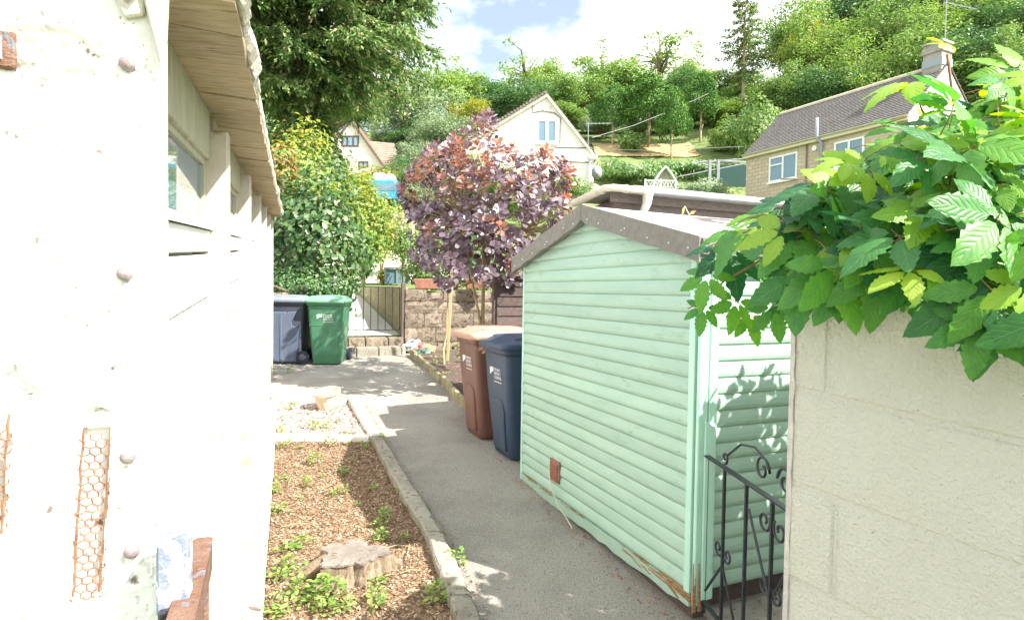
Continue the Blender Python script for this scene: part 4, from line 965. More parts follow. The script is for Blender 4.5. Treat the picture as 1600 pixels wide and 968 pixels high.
while k < 275 and tries < 20000:
    tries += 1; px, py = vr.uniform(1110, 1680), vr.uniform(90, 505)
    if not inpoly(px, py, POLY): continue
    lay = vr.random(); d = wdepth(px) - .13 + lay * .5 + max(0, 330 - py) / 400 * .35
    p = at(px, py, d)
    if p.z < .03 and d > wdepth(px) - .03 and px > 1235: p = at(px, py, wdepth(px) - vr.uniform(.05, .12))
    topness = max(0, min(1, (330 - py) / 180))
    hang = max(0, min(1, (py - 360) / 90))
    nrm = Vector((vr.uniform(-.7, .7) - .1, -.55 + vr.uniform(-.6, .5), .75 + vr.uniform(-.4, .5))) * (1 - hang) + Vector((vr.uniform(-.5, .3), -1, .25 + vr.uniform(-.3, .3))) * hang
    tip = Vector((vr.uniform(-1, .6), vr.uniform(-.8, .1), vr.uniform(-.7, .1) - hang * .9))
    young_lit = vr.random() < .18 + .74 * topness * (1 - .4 * lay)  # upper leaves take the brighter colour, standing in for sun on them
    leafs.append((p, nrm, tip, vr.uniform(.62, 1.08) * (.85 if topness > .6 else 1), young_lit)); k += 1
# hand-placed feature leaves
FEAT = [(1425, 128, 1.45, (-.2, -.3, 1), (-1, -.2, -.1), 1.1, 1), (1480, 70, 1.5, (.2, -.6, .6), (-.2, 0, 1), .5, 1), (1585, 115, 1.3, (0, -.8, .3), (.2, 0, 1), 1.0, 1), (1560, 190, 1.25, (-.5, -.7, .3), (-.1, -.1, -1), 1.1, 0),
        (1205, 330, 1.55, (-.2, -.2, 1), (-1, -.1, -.1), 1.1, 1), (1165, 360, 1.6, (-.6, -.5, .7), (-1, -.3, -.5), 1.0, 0), (1105, 430, 1.65, (-.5, -.8, .3), (-.3, -.1, -1), .7, 0), (1100, 480, 1.7, (-.3, -.9, .2), (-.2, 0, -1), .55, 0), (1150, 470, 1.65, (.2, -.9, .3), (-.3, 0, -1), .7, 0), (1170, 490, 1.7, (.2, -.9, .3), (.2, 0, -1), .7, 0), (1210, 480, 1.65, (-.2, -.9, .3), (.2, 0, -1), .75, 0),
        (1250, 425, 1.33, (-.5, -.8, .3), (0, 0, -1), 1.0, 0), (1310, 412, 1.25, (-.1, -.95, .3), (.2, 0, -1), 1.05, 0), (1370, 418, 1.2, (-.1, -.95, .25), (0, 0, -1), 1.0, 0), (1420, 425, 1.15, (.1, -.95, .25), (.2, 0, -1), .9, 0), (1540, 450, 1.02, (-.3, -.9, .25), (-.1, 0, -1), 1.15, 0), (1590, 450, 1.0, (.1, -.9, .25), (.2, 0, -1), 1.2, 0), (1530, 500, 1.0, (-.4, -.9, .2), (-.1, 0, -1), .7, 0),
        (1420, 420, 1.05, (-.3, -.4, .9), (-1, -.3, -.2), .8, 1), (1460, 430, 1.05, (.2, -.5, .9), (1, -.3, -.3), .8, 1), (1440, 415, 1.1, (0, -.2, 1), (-.1, .3, .8), .6, 1)]
for (px, py, d, n_, t_, sc_, yg) in FEAT: leafs.append((at(px, py, d), Vector(n_), Vector(t_), sc_, bool(yg)))
for (p, nrm, tip, sc_, yg) in leafs:
    sc_ *= 1.13 * (.82 if yg else 1); o = bpy.data.objects.new('leaf', vr.choice(LY if yg else LM)); C.objects.link(o); o.parent = vine
    o.matrix_basis = Matrix.Translation(p - VO) @ orient(nrm, tip) @ Matrix.Scale(sc_, 4)
# deeper and out-of-frame foliage, joined
LOW = [creeper_leaf(s_ + 30, rows=6, cols=2) for s_ in range(4)]
bv, bf, bu = [], [], []
def add_low(p, nrm, tip, sc_):
    V_, UV, F, MI = vr.choice(LOW); mt = Matrix.Translation(p - VO) @ orient(nrm, tip) @ Matrix.Scale(sc_, 4); b = len(bv)
    for q in V_: bv.append(tuple(mt @ Vector(q)))
    for f, mi in zip(F, MI):
        if mi == 0: bf.append(tuple(i + b for i in f))
    bu.extend(UV)
for i in range(620):
    s_ = vr.uniform(.35, 2.9); top = .10 + .38 * min(1, s_ / 1.2) + .18 * min(1, max(0, s_ - 1.2)); f_ = vr.random()
    p = E + U * s_ + V * (vr.uniform(-.45, .5)) + Z * (-.05 + f_ * top)
    if p.y < .35: continue
    add_low(p, Vector((vr.uniform(-.6, .6), -.4 + vr.uniform(-.7, .7), .7)), Vector((vr.uniform(-1, 1), vr.uniform(-1, .3), vr.uniform(-.8, .2))), vr.uniform(.9, 1.4))
me = bpy.data.meshes.new('inner_foliage'); me.from_pydata(bv, [], bf); l = me.uv_layers.new(name='UVMap')
l.data.foreach_set('uv', [c for f in bf for i in f for c in bu[i]]); me.materials.append(M['vine']); me.polygons.foreach_set('use_smooth', [True] * len(bf))
tag(link('inner_foliage', me, vine), kind='stuff')
mb = MB()
for (pts, r_) in (([(1700, 330, 1.3), (1600, 262, 1.35), (1540, 225, 1.5), (1490, 160, 1.55), (1480, 85, 1.5)], .006), ([(1700, 470, 1.05), (1600, 462, 1.02), (1520, 447, 1.05), (1450, 430, 1.08)], .005), ([(1600, 420, 1.3), (1420, 380, 1.35), (1300, 365, 1.5), (1200, 400, 1.6), (1130, 440, 1.65), (1098, 470, 1.7), (1075, 482, 1.72)], .0045),
                  ([(1440, 400, 1.35), (1400, 330, 1.4), (1370, 280, 1.45), (1355, 258, 1.45)], .004), ([(1460, 210, 1.5), (1440, 170, 1.45), (1425, 130, 1.45)], .003), ([(1300, 365, 1.5), (1250, 380, 1.55), (1215, 345, 1.55), (1205, 325, 1.55)], .0035)):
    mb.tube([at(*q) for q in pts], [r_ * (1 - .6 * i / len(pts)) for i in range(len(pts))], 6)
mb.build('vine_stem', M['redstem'], vine, smooth=True)
# yellowed tendril on the shed roof
mb = MB(); P_ = [at(1110, 392, 3.15), at(1095, 372, 3.3), at(1082, 345, 3.4), at(1070, 322, 3.45)]
mb.tube(P_, [.004, .004, .003, .002], 5); mb.tube([P_[1], at(1110, 360, 3.3), at(1118, 352, 3.3)], .002, 4); mb.tube([P_[2], at(1064, 335, 3.4), at(1062, 350, 3.4)], .002, 4); mb.tube([P_[1], at(1128, 368, 3.2), at(1150, 372, 3.15)], .002, 4)
tn = thing('dry_tendril', 'yellowed creeper tendril trailing over the pale shed roof', 'plant stem', P_[0]); mb.build('stem', M['cord'], tn)
cc = np.array([at(px, py, 3.3) for px, py in ((1070, 322), (1076, 335), (1064, 338), (1112, 355), (1120, 350), (1128, 368), (1140, 370), (1150, 373), (1090, 352), (1100, 366))]); nn = len(cc)
v, f = leaves_np(cc, rng.normal(0, 1, (nn, 3)), rng.normal(0, 1, (nn, 3)), np.full(nn, .045), np.full(nn, .02))
link('leaf', npmesh('leaf', v - np.array(P_[0]), f, leafmat('yellowed_leaf', [(.42, .30, .12), (.5, .4, .18), (.42, .38, .15)], .4)), tn)

# ------------------------------------------------------------------ scrolled gate by the shed
g0 = Vector((.93, 2.80, 0)); g1 = Vector((1.04, 1.62, 0)); gdv = (g1 - g0).normalized()
sg = thing('scrolled_gate', 'black wrought iron scroll gate between green shed and block wall', 'gate', g0 + Z * -1.5)
def gp(a, z): return g0 + gdv * a + Z * z
GTZ = -.765
def flat(pts, w=.006, t=.012, n=4): return MB().tube(pts, w, 4)
mb = MB(); mb.box(gp(.59, GTZ), (1.18, .026, .008), (gdv, Vector((gdv.y, -gdv.x, 0)), Z)); mb.build('rail', M['black'], sg)
mb = MB(); mb.box(gp(.59, -1.46), (1.18, .02, .01), (gdv, Vector((gdv.y, -gdv.x, 0)), Z)); mb.build('rail', M['black'], sg)
mb = MB(); mb.box(gp(.0, (GTZ - 1.52) / 2), (.022, .022, -1.52 * -1 + GTZ), (gdv, Vector((gdv.y, -gdv.x, 0)), Z)); mb.build('stile', M['black'], sg)
mb = MB(); mb.box(gp(-.025, GTZ + .03), (.05, .03, .085), (gdv, Vector((gdv.y, -gdv.x, 0)), Z)); mb.build('hinge', M['rust'], sg, bevel=.004)
bars = [.20, .40, .60, .80, 1.0]
for a in bars:
    mb = MB(); mb.box(gp(a, (GTZ - 1.48) / 2), (.012, .012, GTZ + 1.48), (gdv, Vector((gdv.y, -gdv.x, 0)), Z)); mb.build('bar', M['black'], sg)
def scroll(a, z, r_, turns, start, sgn=1, tail=None):
    pts = []
    for i in range(22):
        t = i / 21; q = start + sgn * turns * 2 * math.pi * t; rr = r_ * (1 - .72 * t); pts.append(gp(a + rr * math.cos(q), z + rr * math.sin(q)))
    if tail: pts = [gp(*x) for x in tail] + pts
    mb = MB(); mb.tube(pts, .0055, 5); mb.build('scroll', M['black'], sg, smooth=True)
scroll(.20, GTZ + .045, .028, 1, -1.57)
scroll(.52, GTZ + .09, .055, 1.2, 0, 1, [(.22, GTZ + .06), (.34, GTZ + .14), (.46, GTZ + .16), (.55, GTZ + .13)])
scroll(.68, GTZ + .09, .055, 1.2, math.pi, -1, [(.98, GTZ + .06), (.86, GTZ + .14), (.74, GTZ + .16), (.65, GTZ + .13)])
scroll(.545, GTZ - .10, .045, 1.2, .6, -1); scroll(.655, GTZ - .10, .045, 1.2, 2.5, 1)
for a in (.2, .6, 1.0):
    zc = -1.17 if a != .6 else -1.14
    scroll(a - .045, zc + .03, .035, 1.1, -.8, -1); scroll(a + .045, zc + .03, .035, 1.1, 3.9, 1)
for (a, z, b, w) in ((.2, -1.2, .03, -1.40), (.2, -1.2, .37, -1.46), (.6, -1.16, .42, GTZ - .1), (.6, -1.16, .78, GTZ - .1), (1.0, -1.2, .83, -1.46)):
    mb = MB(); mb.tube([gp(a, z), gp(b, w)], .006, 5); mb.build('brace', M['black'], sg)

# ------------------------------------------------------------------ rusty gate + peeling post at bottom left
ge, gn_ = at(317, 838, 1.30), at(250, 1080, .72)
dv = (ge - gn_).normalized(); sx = Vector((dv.y, -dv.x, 0)).normalized(); uz = sx.cross(dv)
rg_ = thing('rusty_gate', 'rusty iron gate top bar standing open beside white pier', 'gate', gn_ - Z * 1.0)
mb = MB(); hw = .021
K = 7; prof = []
base_pts = [gn_, ge]
for sgn, L_ in ((0, 0),):
    ring0 = []
L_ = (ge - gn_).length
poly = [Vector((-hw, 0, 0)), Vector((hw, 0, 0)), Vector((hw, L_ - .012, 0)), Vector((hw * .55, L_ - .002, 0)), Vector((-hw * .55, L_, 0)), Vector((-hw, L_ - .014, 0))]
tp = [gn_ + sx * p.x + dv * p.y for p in poly]
mb.prism([p - uz * .006 for p in tp], uz * .006); mb.build('top_bar', M['rust'], rg_, bevel=.0015)
mb = MB(); a = gn_ + sx * (hw - .006) - uz * .0065; b = ge + sx * (hw - .006) - uz * .0065 - dv * .02
mb.hexa([a - Z * .06, b - Z * .06, b + sx * .005 - Z * .06, a + sx * .005 - Z * .06], [a, b, b + sx * .005, a + sx * .005]); mb.build('side_flange', M['rust'], rg_)
for t in (.97, .6, .25):
    p = gn_.lerp(ge, t) - uz * .008; mb = MB(); mb.box(p - Z * .5, (.02, .02, 1.0)); mb.build('upright', M['rust'], rg_)
pst = at(273, 824, 1.0)
pt = thing('gate_post', 'stubby post with flaking blue and white paint below white pier', 'post', Vector((pst.x, pst.y, gz(pst.y))))
mb = MB(); c = pst; w = .024
mb.hexa([c + GN * -w - GT * w - Z * 1.1, c + GN * w - GT * w - Z * 1.1, c + GN * w + GT * w - Z * 1.1, c + GN * -w + GT * w - Z * 1.1], [c + GN * -w - GT * w - Z * .012, c + GN * w - GT * w + Z * .004, c + GN * w + GT * w + Z * .004, c + GN * -w + GT * w - Z * .008])
mb.build('post_body', M['bluepeel'], pt, bevel=.004)
mb = MB(); mb.box(c - Z * .16 - GT * (w + .006) + GN * .005, (.05, .014, .07), (GN, GT, Z)); mb.build('hinge_plate', M['black'], pt, bevel=.003)

# ------------------------------------------------------------------ ground litter, weeds
def scatter_poly(P, n):
    P = [(p[0], p[1]) for p in P]; xs = [p[0] for p in P]; ys = [p[1] for p in P]; out = []
    while len(out) < n:
        x, y = rng.uniform(min(xs), max(xs)), rng.uniform(min(ys), max(ys))
        if inpoly(x, y, P): out.append((x, y))
    return np.array(out)
def chips(name, P, n, l0, l1, w0, w1, off, mat, label, cat, tilt=.35, fold=.2):
    q = scatter_poly(P, n); a = rng.uniform(0, 6.28, n)
    c = np.column_stack([q, G0 + GS * q[:, 1] + off + rng.uniform(0, .006, n)])
    v, f = leaves_np(c, np.stack([np.cos(a), np.sin(a), rng.normal(0, tilt, n)], 1), np.array([0, 0, 1.]) + rng.normal(0, tilt, (n, 3)), rng.uniform(l0, l1, n), rng.uniform(w0, w1, n), fold)
    return tag(link(name, npmesh(name, v, f, mat)), label, cat, kind='stuff')
chips('mulch_chips', mulch_poly, 26000, .008, .03, .005, .013, .008, M['chip'], 'loose brown bark chips covering the left bed', 'mulch')
# gravel: small pebbles as low octahedra
def pebbles(name, P, n, r0_, r1_, off, mat, label, cat):
    q = scatter_poly(P, n); s_ = rng.uniform(r0_, r1_, (n, 1)); c = np.column_stack([q, G0 + GS * q[:, 1] + off])
    a = rng.uniform(0, 6.28, n); X = np.stack([np.cos(a), np.sin(a), rng.normal(0, .3, n)], 1); Y = np.stack([-np.sin(a), np.cos(a), rng.normal(0, .3, n)], 1); Zz = np.tile([0, 0, 1.], (n, 1))
    v = np.stack([c + X * s_, c + Y * s_ * .7, c - X * s_ * .9, c - Y * s_ * .75, c + Zz * s_ * .55 + X * s_ * .1], 1)
    i = np.arange(n)[:, None] * 5; f = np.concatenate([i + np.array([t]) for t in ((0, 1, 4), (1, 2, 4), (2, 3, 4), (3, 0, 4))], 1).reshape(-1, 3)
    return tag(link(name, npmesh(name, v.reshape(-1, 3), f, mat)), label, cat, kind='stuff')
pebbles('gravel_chippings', gravel_poly, 6000, .008, .022, .012, M['gravel'], 'white and brown stone chippings filling the small square bed', 'gravel')
chips('fallen_leaves', soil_poly, 1400, .02, .06, .012, .035, .034, M['litter'], 'fallen brown leaves on the dark soil bed', 'leaf litter', .5)
lp = [(e2.x, e2.y), (e1.x, e1.y), (e0.x, e0.y), (e0.x - .12, e0.y - .1), (e1.x - .12, e1.y - .1), (e2.x - .1, e2.y - .2), (.75, 2.95), (.85, 2.6), (1.0, 2.8)]
chips('path_litter', [(e2.x - .02, e2.y - .1), (e1.x - .02, e1.y), (e0.x - .02, e0.y), (e0.x - .14, e0.y - .1), (e1.x - .16, e1.y - .1), (e2.x - .2, e2.y - .2), (-.2, 5.2), (.05, 4.7), (.06, 4.95)], 420, .008, .03, .006, .014, .014, M['litter'], 'dry leaf crumbs along the path edge by the bins', 'leaf litter', .4)
chips('path_grit', path_pts, 1100, .006, .018, .004, .008, .0135, M['litter'], 'scattered dry leaf bits on the tarmac path', 'leaf litter', .25)
q_ = [L0 + gn * .0, R0 + gn * .0, R0 + gn * .13, L0 + gn * .10]
chips('shed_edge_litter', [(p.x, p.y) for p in q_], 420, .006, .024, .004, .012, .0135, M['litter'], 'dry leaf crumbs gathered along the foot of the green shed', 'leaf litter', .4)
kq = [(p.x + .005, p.y) for p in kr] + [(p.x + .07, p.y) for p in reversed(kr)]
chips('kerb_edge_litter', kq, 520, .006, .022, .004, .012, .0135, M['litter'], 'dry leaf crumbs gathered along the path side of the kerb', 'leaf litter', .4)
# weeds
def weed_mesh(seed, n, h, ls):
    r = np.random.default_rng(seed); a = r.uniform(0, 6.28, n); rr = r.uniform(.0, .055, n); z = r.uniform(.012, h, n)
    c = np.stack([np.cos(a) * rr, np.sin(a) * rr, z], 1); d = np.stack([np.cos(a), np.sin(a), r.uniform(-.2, .6, n)], 1)
    v, f = leaves_np(c, d, np.array([0, 0, 1.]) + r.normal(0, .35, (n, 3)), r.uniform(.6, 1.2, n) * ls, r.uniform(.4, .8, n) * ls, .15, 1)
    return npmesh('weed', v, f, M['weed'], False)
WM = [weed_mesh(s_, n, h, l) for s_, n, h, l in ((1, 26, .06, .032), (2, 40, .09, .036), (3, 20, .05, .026), (4, 48, .12, .038), (5, 28, .04, .034), (6, 60, .10, .03))]
def weed(px, py, sc_, label, grp, off=.01, v=None):
    sc_ *= .86
    p = G(px, py, off); o = bpy.data.objects.new('weed', WM[v if v is not None else random.randrange(6)]); C.objects.link(o); o.location = p; o.rotation_euler = (0, 0, random.uniform(0, 6)); o.scale = (sc_ * random.uniform(.8, 1.25),) * 3
    return tag(o, label, 'weed', grp)
for px, py, s_ in ((430, 770, 1.0), (437, 800, 1.1), (440, 752, .8), (452, 862, 1.2), (470, 850, 1.2), (436, 905, 1.2), (450, 890, 1), (430, 940, 1.2), (445, 955, 1.1), (425, 965, 1.1)):
    weed(px, py, s_, 'leafy green weed at the mulch bed edge beside the pale footing', 'weeds along the pale footing')
for px, py, s_ in ((590, 825, 1.25), (600, 815, 1.0), (490, 725, 1.0), (540, 740, 1.0), (520, 775, .7), (535, 770, .8), (585, 765, .8), (570, 700, .7), (505, 745, .6), (595, 845, .8), (632, 842, .7), (560, 790, .6), (470, 780, .6), (480, 760, .6), (550, 720, .6)):
    weed(px, py, s_, 'small leafy weed growing out in the brown mulch', 'weeds in the mulch')
for px, py, s_ in ((500, 935, 1.2), (520, 940, 1.3), (480, 945, 1.2), (540, 950, 1.0), (585, 925, 1.0), (592, 910, .8), (468, 930, 1.0), (510, 960, 1.2), (588, 948, .9), (470, 905, .8)):
    weed(px, py, s_, 'pale green weed crowding round the sawn tree stump', 'weeds round the stump')
weed(678, 940, 1.2, 'bright green weed in the mulch below the pale kerb end', 'weeds by the kerb'); weed(683, 925, .8, 'bright green weed in the mulch below the pale kerb end', 'weeds by the kerb')
for px, py, s_ in ((712, 880, .9), (706, 872, .6), (595, 690, .8), (588, 672, .7), (565, 640, .7), (668, 800, .5), (625, 770, .5)):
    weed(px, py, s_, 'small weed sprouting from the path side of the kerb', 'weeds on the path side of the kerb', .014)
for px, py, s_ in ((500, 665, 1.0), (490, 672, .8), (512, 670, .8), (545, 678, .7), (440, 680, .9), (455, 640, .9), (460, 632, .7), (525, 660, .6)):
    weed(px, py, s_, 'yellow green weed among the pale stone chippings', 'weeds in the gravel square', .012)
for px, py, s_ in ((448, 697, 1.0), (470, 700, .8), (515, 697, 1.1), (545, 694, .7), (435, 700, .8)):
    weed(px, py, s_, 'leafy weed along the near edge of the gravel square', 'weeds below the gravel square', .012)
for px, py, s_ in ((425, 583, .9), (452, 582, .8), (430, 625, .9), (440, 630, .8)):
    weed(px, py, s_, 'small weed on the ground below the grey bin', 'weeds by the grey bin', .014)
for px, py, s_ in ((700, 548, 1.3), (715, 545, 1.5), (725, 555, 1.6), (735, 548, 1.5), (690, 560, .9), (680, 568, .8), (720, 565, 1.0), (700, 585, .7)):
    weed(px, py, s_, 'low green plant on the dark soil behind the brown bin', 'plants in the dark soil bed', .035)
def twig(px, py, qx, qy):
    p, q = G(px, py, .02), G(qx, qy, .025); mb = MB(); mb.tube([p, p.lerp(q, .5) + Vector((random.uniform(-.01, .01), 0, .012)), q], [.004, .0035, .002], 5)
    return tag(mb.build('twig', M['palebark']), 'thin dry twig lying on the brown mulch', 'twig', 'dry twigs on the mulch')
for t in ((540, 852, 570, 840), (545, 853, 575, 846), (595, 862, 625, 850), (622, 852, 652, 858), (640, 850, 634, 875), (625, 895, 660, 890), (630, 935, 655, 922), (440, 822, 492, 818), (455, 745, 450, 755), (563, 905, 590, 888), (470, 850, 500, 838)): twig(*t)

# ------------------------------------------------------------------ plants: generic builders
def crown_leaves(r, clumps, per, lsize, up_=.5, flat_=.8, droop=0):
    cs, ds, ns, ls = [], [], [], []
    for (c, rad_) in clumps:
        n = max(4, int(per * (rad_ ** 2)))
        d = unit(r.normal(0, 1, (n, 3))); k = rad_ * (r.random((n, 1)) ** .45)
        p = np.array(c) + d * k * np.array([1, 1, flat_])
        nn = d + np.array([0, 0, up_]) + r.normal(0, .45, (n, 3))
        t = np.cross(nn, r.normal(0, 1, (n, 3))) + np.array([0, 0, -droop])
        cs.append(p); ns.append(nn); ds.append(t); ls.append(r.uniform(.6, 1.3, n) * lsize)
    return np.concatenate(cs), np.concatenate(ds), np.concatenate(ns), np.concatenate(ls)
def limb_path(r, a, b, sag=.1):
    a, b = np.array(a, float), np.array(b, float); m_ = (a + b) / 2 + r.normal(0, .06, 3) * np.linalg.norm(b - a); m_[2] += sag * np.linalg.norm(b - a) * .5
    return [tuple(a), tuple(m_), tuple(b)]
TREE = {}
def broadleaf(key, seed, H, Rd, th, mat, nclump=46, per=120, lsize=.3, asp=1.0, clr=(.55, 1.75), wid=.62, bark='bark'):
    r = np.random.default_rng(seed); clumps = []; tops = []
    ch = (H - th) / 2; cz = th + ch
    for i in range(nclump):
        d = unit(r.normal(0, 1, (1, 3)))[0]; k = r.random() ** .4 * .8 * (1 + .28 * math.sin(3 * math.atan2(d[1], d[0]) + seed) + .22 * math.sin(4 * d[2] + 2 * d[0] * seed))
        c = np.array([d[0] * Rd * k, d[1] * Rd * k, cz + d[2] * ch * k]); 
        if c[2] < th: c[2] = th + r.random() * .8
        clumps.append((c, Rd * r.uniform(*clr) * .26)); tops.append(c)
    c, d, n, l = crown_leaves(r, clumps, per / (Rd * .3) ** 2 * 1.0, lsize)
    v, f = leaves_np(c, d, n, l, l * wid, .2)
    me = npmesh('crown', v, f, M[mat]); mb = MB()
    mb.tube([(0, 0, -.8), (0, 0, th * .5), tuple(r.normal(0, .1, 2)) + (th,), tuple(r.normal(0, .25, 2)) + (cz,), (0, 0, H * .9)], [Rd * .085, Rd * .07, Rd * .06, Rd * .04, .03], 8)
    for t in tops[::2]: z0 = r.uniform(th * .7, cz); mb.tube(limb_path(r, (0, 0, z0), t), [Rd * .028, Rd * .018, .02], 5)
    TREE[key] = (mb.mesh('trunk', M[bark], smooth=True), me)
def place_tree(key, px, Y, label, cat='tree', scale=1.0, rz=0, z=None, name='broadleaf_tree', group=None, sxy=1.0, x=None):
    p = at(px, 300, Y); zz = hill(p.x, Y) if z is None else z
    o = thing(name, label, cat, (p.x if x is None else x, Y, zz), rz, group); o.scale = (scale * sxy, scale * sxy, scale)
    tm, cm = TREE[key]
    if tm: link('trunk', tm, o)
    link('crown', cm, o); return o
def top_scale(H, px, py, Y):   # scale so the top of a tree of height H reaches image row py
    p = at(px, py, Y); return max(.2, (p.z - hill(p.x, Y)) / H)

# wood and trees
broadleaf('a', 1, 12, 4.6, 3.0, 'lgreen', 60, 150, .34)
broadleaf('b', 2, 12, 4.4, 2.5, 'llight', 60, 140, .34)
broadleaf('c', 3, 12, 4.8, 2.0, 'lgrey', 64, 170, .28)
broadleaf('d', 4, 12, 4.4, 1.5, 'ldark', 60, 170, .30)
broadleaf('e', 5, 12, 4.0, 3.2, 'llight', 34, 110, .30, clr=(.55, 1.0))
broadleaf('f', 6, 12, 4.2, 2.0, 'lyellow', 46, 120, .30)
broadleaf('w1', 7, 14, 5.4, 1.5, 'lgreen', 84, 190, .32)
broadleaf('w2', 8, 14, 5.4, 1.5, 'ldark', 84, 190, .32)
broadleaf('w3', 9, 14, 5.0, 1.5, 'llight', 70, 170, .30)
RD = {'a': (12, 4.6), 'b': (12, 4.4), 'c': (12, 4.8), 'd': (12, 4.4), 'e': (12, 4.0), 'f': (12, 4.2), 'w1': (14, 5.4), 'w2': (14, 5.4), 'w3': (14, 5.0)}
def tree_at(k_, px, py, Y, hw, lab, grp, rz):
    H, Rd = RD[k_]; s_ = top_scale(H, px, py, Y); o = place_tree(k_, px, Y, lab, scale=s_, rz=rz, group=grp); q = hw / FPX * Y / Rd; o.scale = (q, q, s_); return o
sky_trees = [('c', 640, 112, 62, 80, 'grey green willowy tree rising behind the far left house'), ('b', 700, 86, 74, 66, 'light green rounded tree on skyline right of the big conifer'),
             ('f', 738, 148, 58, 40, 'yellowing tree behind the purple smoke bush top'), ('d', 805, 128, 66, 62, 'dark tree close behind left slope of the white gabled house'),
             ('e', 818, 64, 84, 64, 'thin airy skyline tree above the left slope of white gabled house'), ('a', 868, 118, 70, 52, 'mid green tree just behind the peak of the white gabled house'),
             ('e', 935, 64, 92, 70, 'airy skyline tree between white gable peak and clipped yews'), ('e', 1025, 40, 96, 80, 'tallest airy skyline tree above the clipped yews'),
             ('b', 1078, 92, 90, 48, 'light skyline tree left of the tall lone conifer'), ('a', 985, 104, 84, 80, 'green tree filling behind the clipped yews'), ('d', 760, 120, 80, 62, 'dark green tree on skyline above purple bush'),
             ('a', 905, 122, 76, 60, 'bushy tree right of the white gable behind the aerial'), ('b', 585, 130, 78, 70, 'light tree above the far left house behind big conifer'),
             ('c', 690, 172, 56, 56, 'low grey green tree behind left part of the purple bush'), ('d', 640, 196, 60, 45, 'dark tree just right of the far left house roof'),
             ('a', 1128, 112, 78, 50, 'green tree half behind the lone conifer trunk on its left'), ('a', 520, 140, 74, 70, 'green tree behind the big conifer skirt'), ('d', 1050, 120, 88, 60, 'dark tree between the skyline trees and clipped yews'),
             ('b', 860, 90, 98, 50, 'pale skyline tree directly over the white gable peak')]
for i, (k_, px, py, Y, hw, lab) in enumerate(sky_trees): tree_at(k_, px, py, Y, hw, lab, 'trees on the skyline', i * 1.3)
wood = [('w1', 1235, 5, 72, 70), ('w3', 1280, 20, 64, 75), ('w2', 1330, -40, 78, 90), ('w1', 1370, 10, 62, 80), ('w2', 1420, -60, 74, 95), ('w3', 1455, -10, 62, 80), ('w1', 1505, -80, 70, 95), ('w2', 1545, 0, 60, 85), ('w1', 1600, -90, 66, 100), ('w3', 1650, -40, 58, 100), ('w2', 1700, -100, 66, 110),
        ('w1', 1235, 95, 58, 60), ('w2', 1290, 95, 56, 75), ('w3', 1345, 75, 54, 70), ('w3', 1200, 128, 62, 55), ('w1', 1410, 60, 54, 80), ('w2', 1490, 40, 54, 85), ('w1', 1560, 40, 50, 85), ('w3', 1620, 60, 48, 90), ('d', 1180, 172, 52, 45), ('b', 1140, 160, 62, 45), ('w1', 1300, -10, 84, 80)]
wlab = ['rounded green tree in the wood just right of the lone conifer', 'pale leafy tree in the wood above left end of the brown roof ridge', 'dark tall tree at top edge above the middle of the brown roof', 'bushy mid green tree above the middle of the brown roof',
        'dark tall tree at top edge left of the chimney aerial', 'pale green tree right behind the stone chimney', 'tall mid green tree at top edge right of the aerial pole', 'dark tree low in the wood right of the chimney', 'tall green tree filling the top right corner of the wood',
        'pale tree at the right picture edge above the creeper', 'dark tree beyond the right picture edge', 'mid green bushy tree left of the brown roof verge', 'dark dense tree directly over left end of brown roof ridge', 'pale green tree low over the middle of the brown roof ridge',
        'pale small tree between the lone conifer trunk and the wood', 'mid green tree low behind the roof left of chimney', 'dark tree behind the chimney pot', 'mid green tree low above the creeper right of chimney', 'pale low tree above creeper at right edge',
        'dark round shrub-like tree left of the right house roof', 'light green tree at foot of the tall lone conifer', 'distant green tree at top edge above left end of the brown roof']
for i, (k_, px, py, Y, hw) in enumerate(wood): tree_at(k_, px, py, Y, hw, wlab[i], 'trees of the wood above the right house', i * 2.1)
tree_at('f', 1250, 40, 66, 38, 'tree with orange yellow autumn top behind lone conifer', 'trees of the wood above the right house', .4)
def bank(name, ab, mat):
    mb = MB(); K = 10; vs = [(x, y, hill(x, y) + .12 + (.25 if 56.5 < y < 59 else 0)) for y in np.linspace(54.5, 59.5, 12) for x in np.linspace(7.5, 17, 16)]
    mb.add(vs, [(j * 16 + i, j * 16 + i + 1, j * 16 + i + 17, j * 16 + i + 16) for j in range(11) for i in range(15)]); return mb.build(name, mat, kind='structure', fix=False)
bank('mown_bank', None, pm('straw_bank', (.34, .25, .11), (.50, .38, .19), .8, .95, 1.5, 4, c3=(.15, .15, .06), sc3=1.1, t3=.54))
LOW_LAB = ['low grey green tree right of the cream house', 'low tree between cream house and yellowing tree', 'low dark tree above the purple tree top', 'low tree right of the white gable peak, left of aerial', 'low dark tree behind the white house aerial', 'low tree behind the leftmost clipped yew', 'low dark tree behind the largest clipped yew', 'low grey green tree behind the rightmost clipped yew', 'low tree between rightmost yew and lone conifer', 'low grey green tree right of the mown bank', 'small grey green tree between the clipped yew trunks', 'small grey green tree behind the trunk of leftmost yew', 'low tree just right of the lone conifer trunk']
for i, (px, py, Y, hw, k_) in enumerate(((610, 200, 68, 60, 'c'), (680, 205, 64, 60, 'a'), (740, 195, 70, 55, 'd'), (880, 165, 64, 55, 'a'), (930, 172, 68, 55, 'd'), (975, 165, 70, 60, 'a'), (1030, 170, 69, 60, 'd'), (1070, 160, 68, 55, 'c'), (1110, 165, 66, 55, 'a'), (1150, 185, 64, 50, 'c'), (1000, 190, 64, 45, 'c'), (940, 195, 62, 40, 'c'), (1180, 120, 70, 50, 'a'))):
    tree_at(k_, px, py, Y, hw, LOW_LAB[i], 'low trees of the wooded slope', i * 1.9)
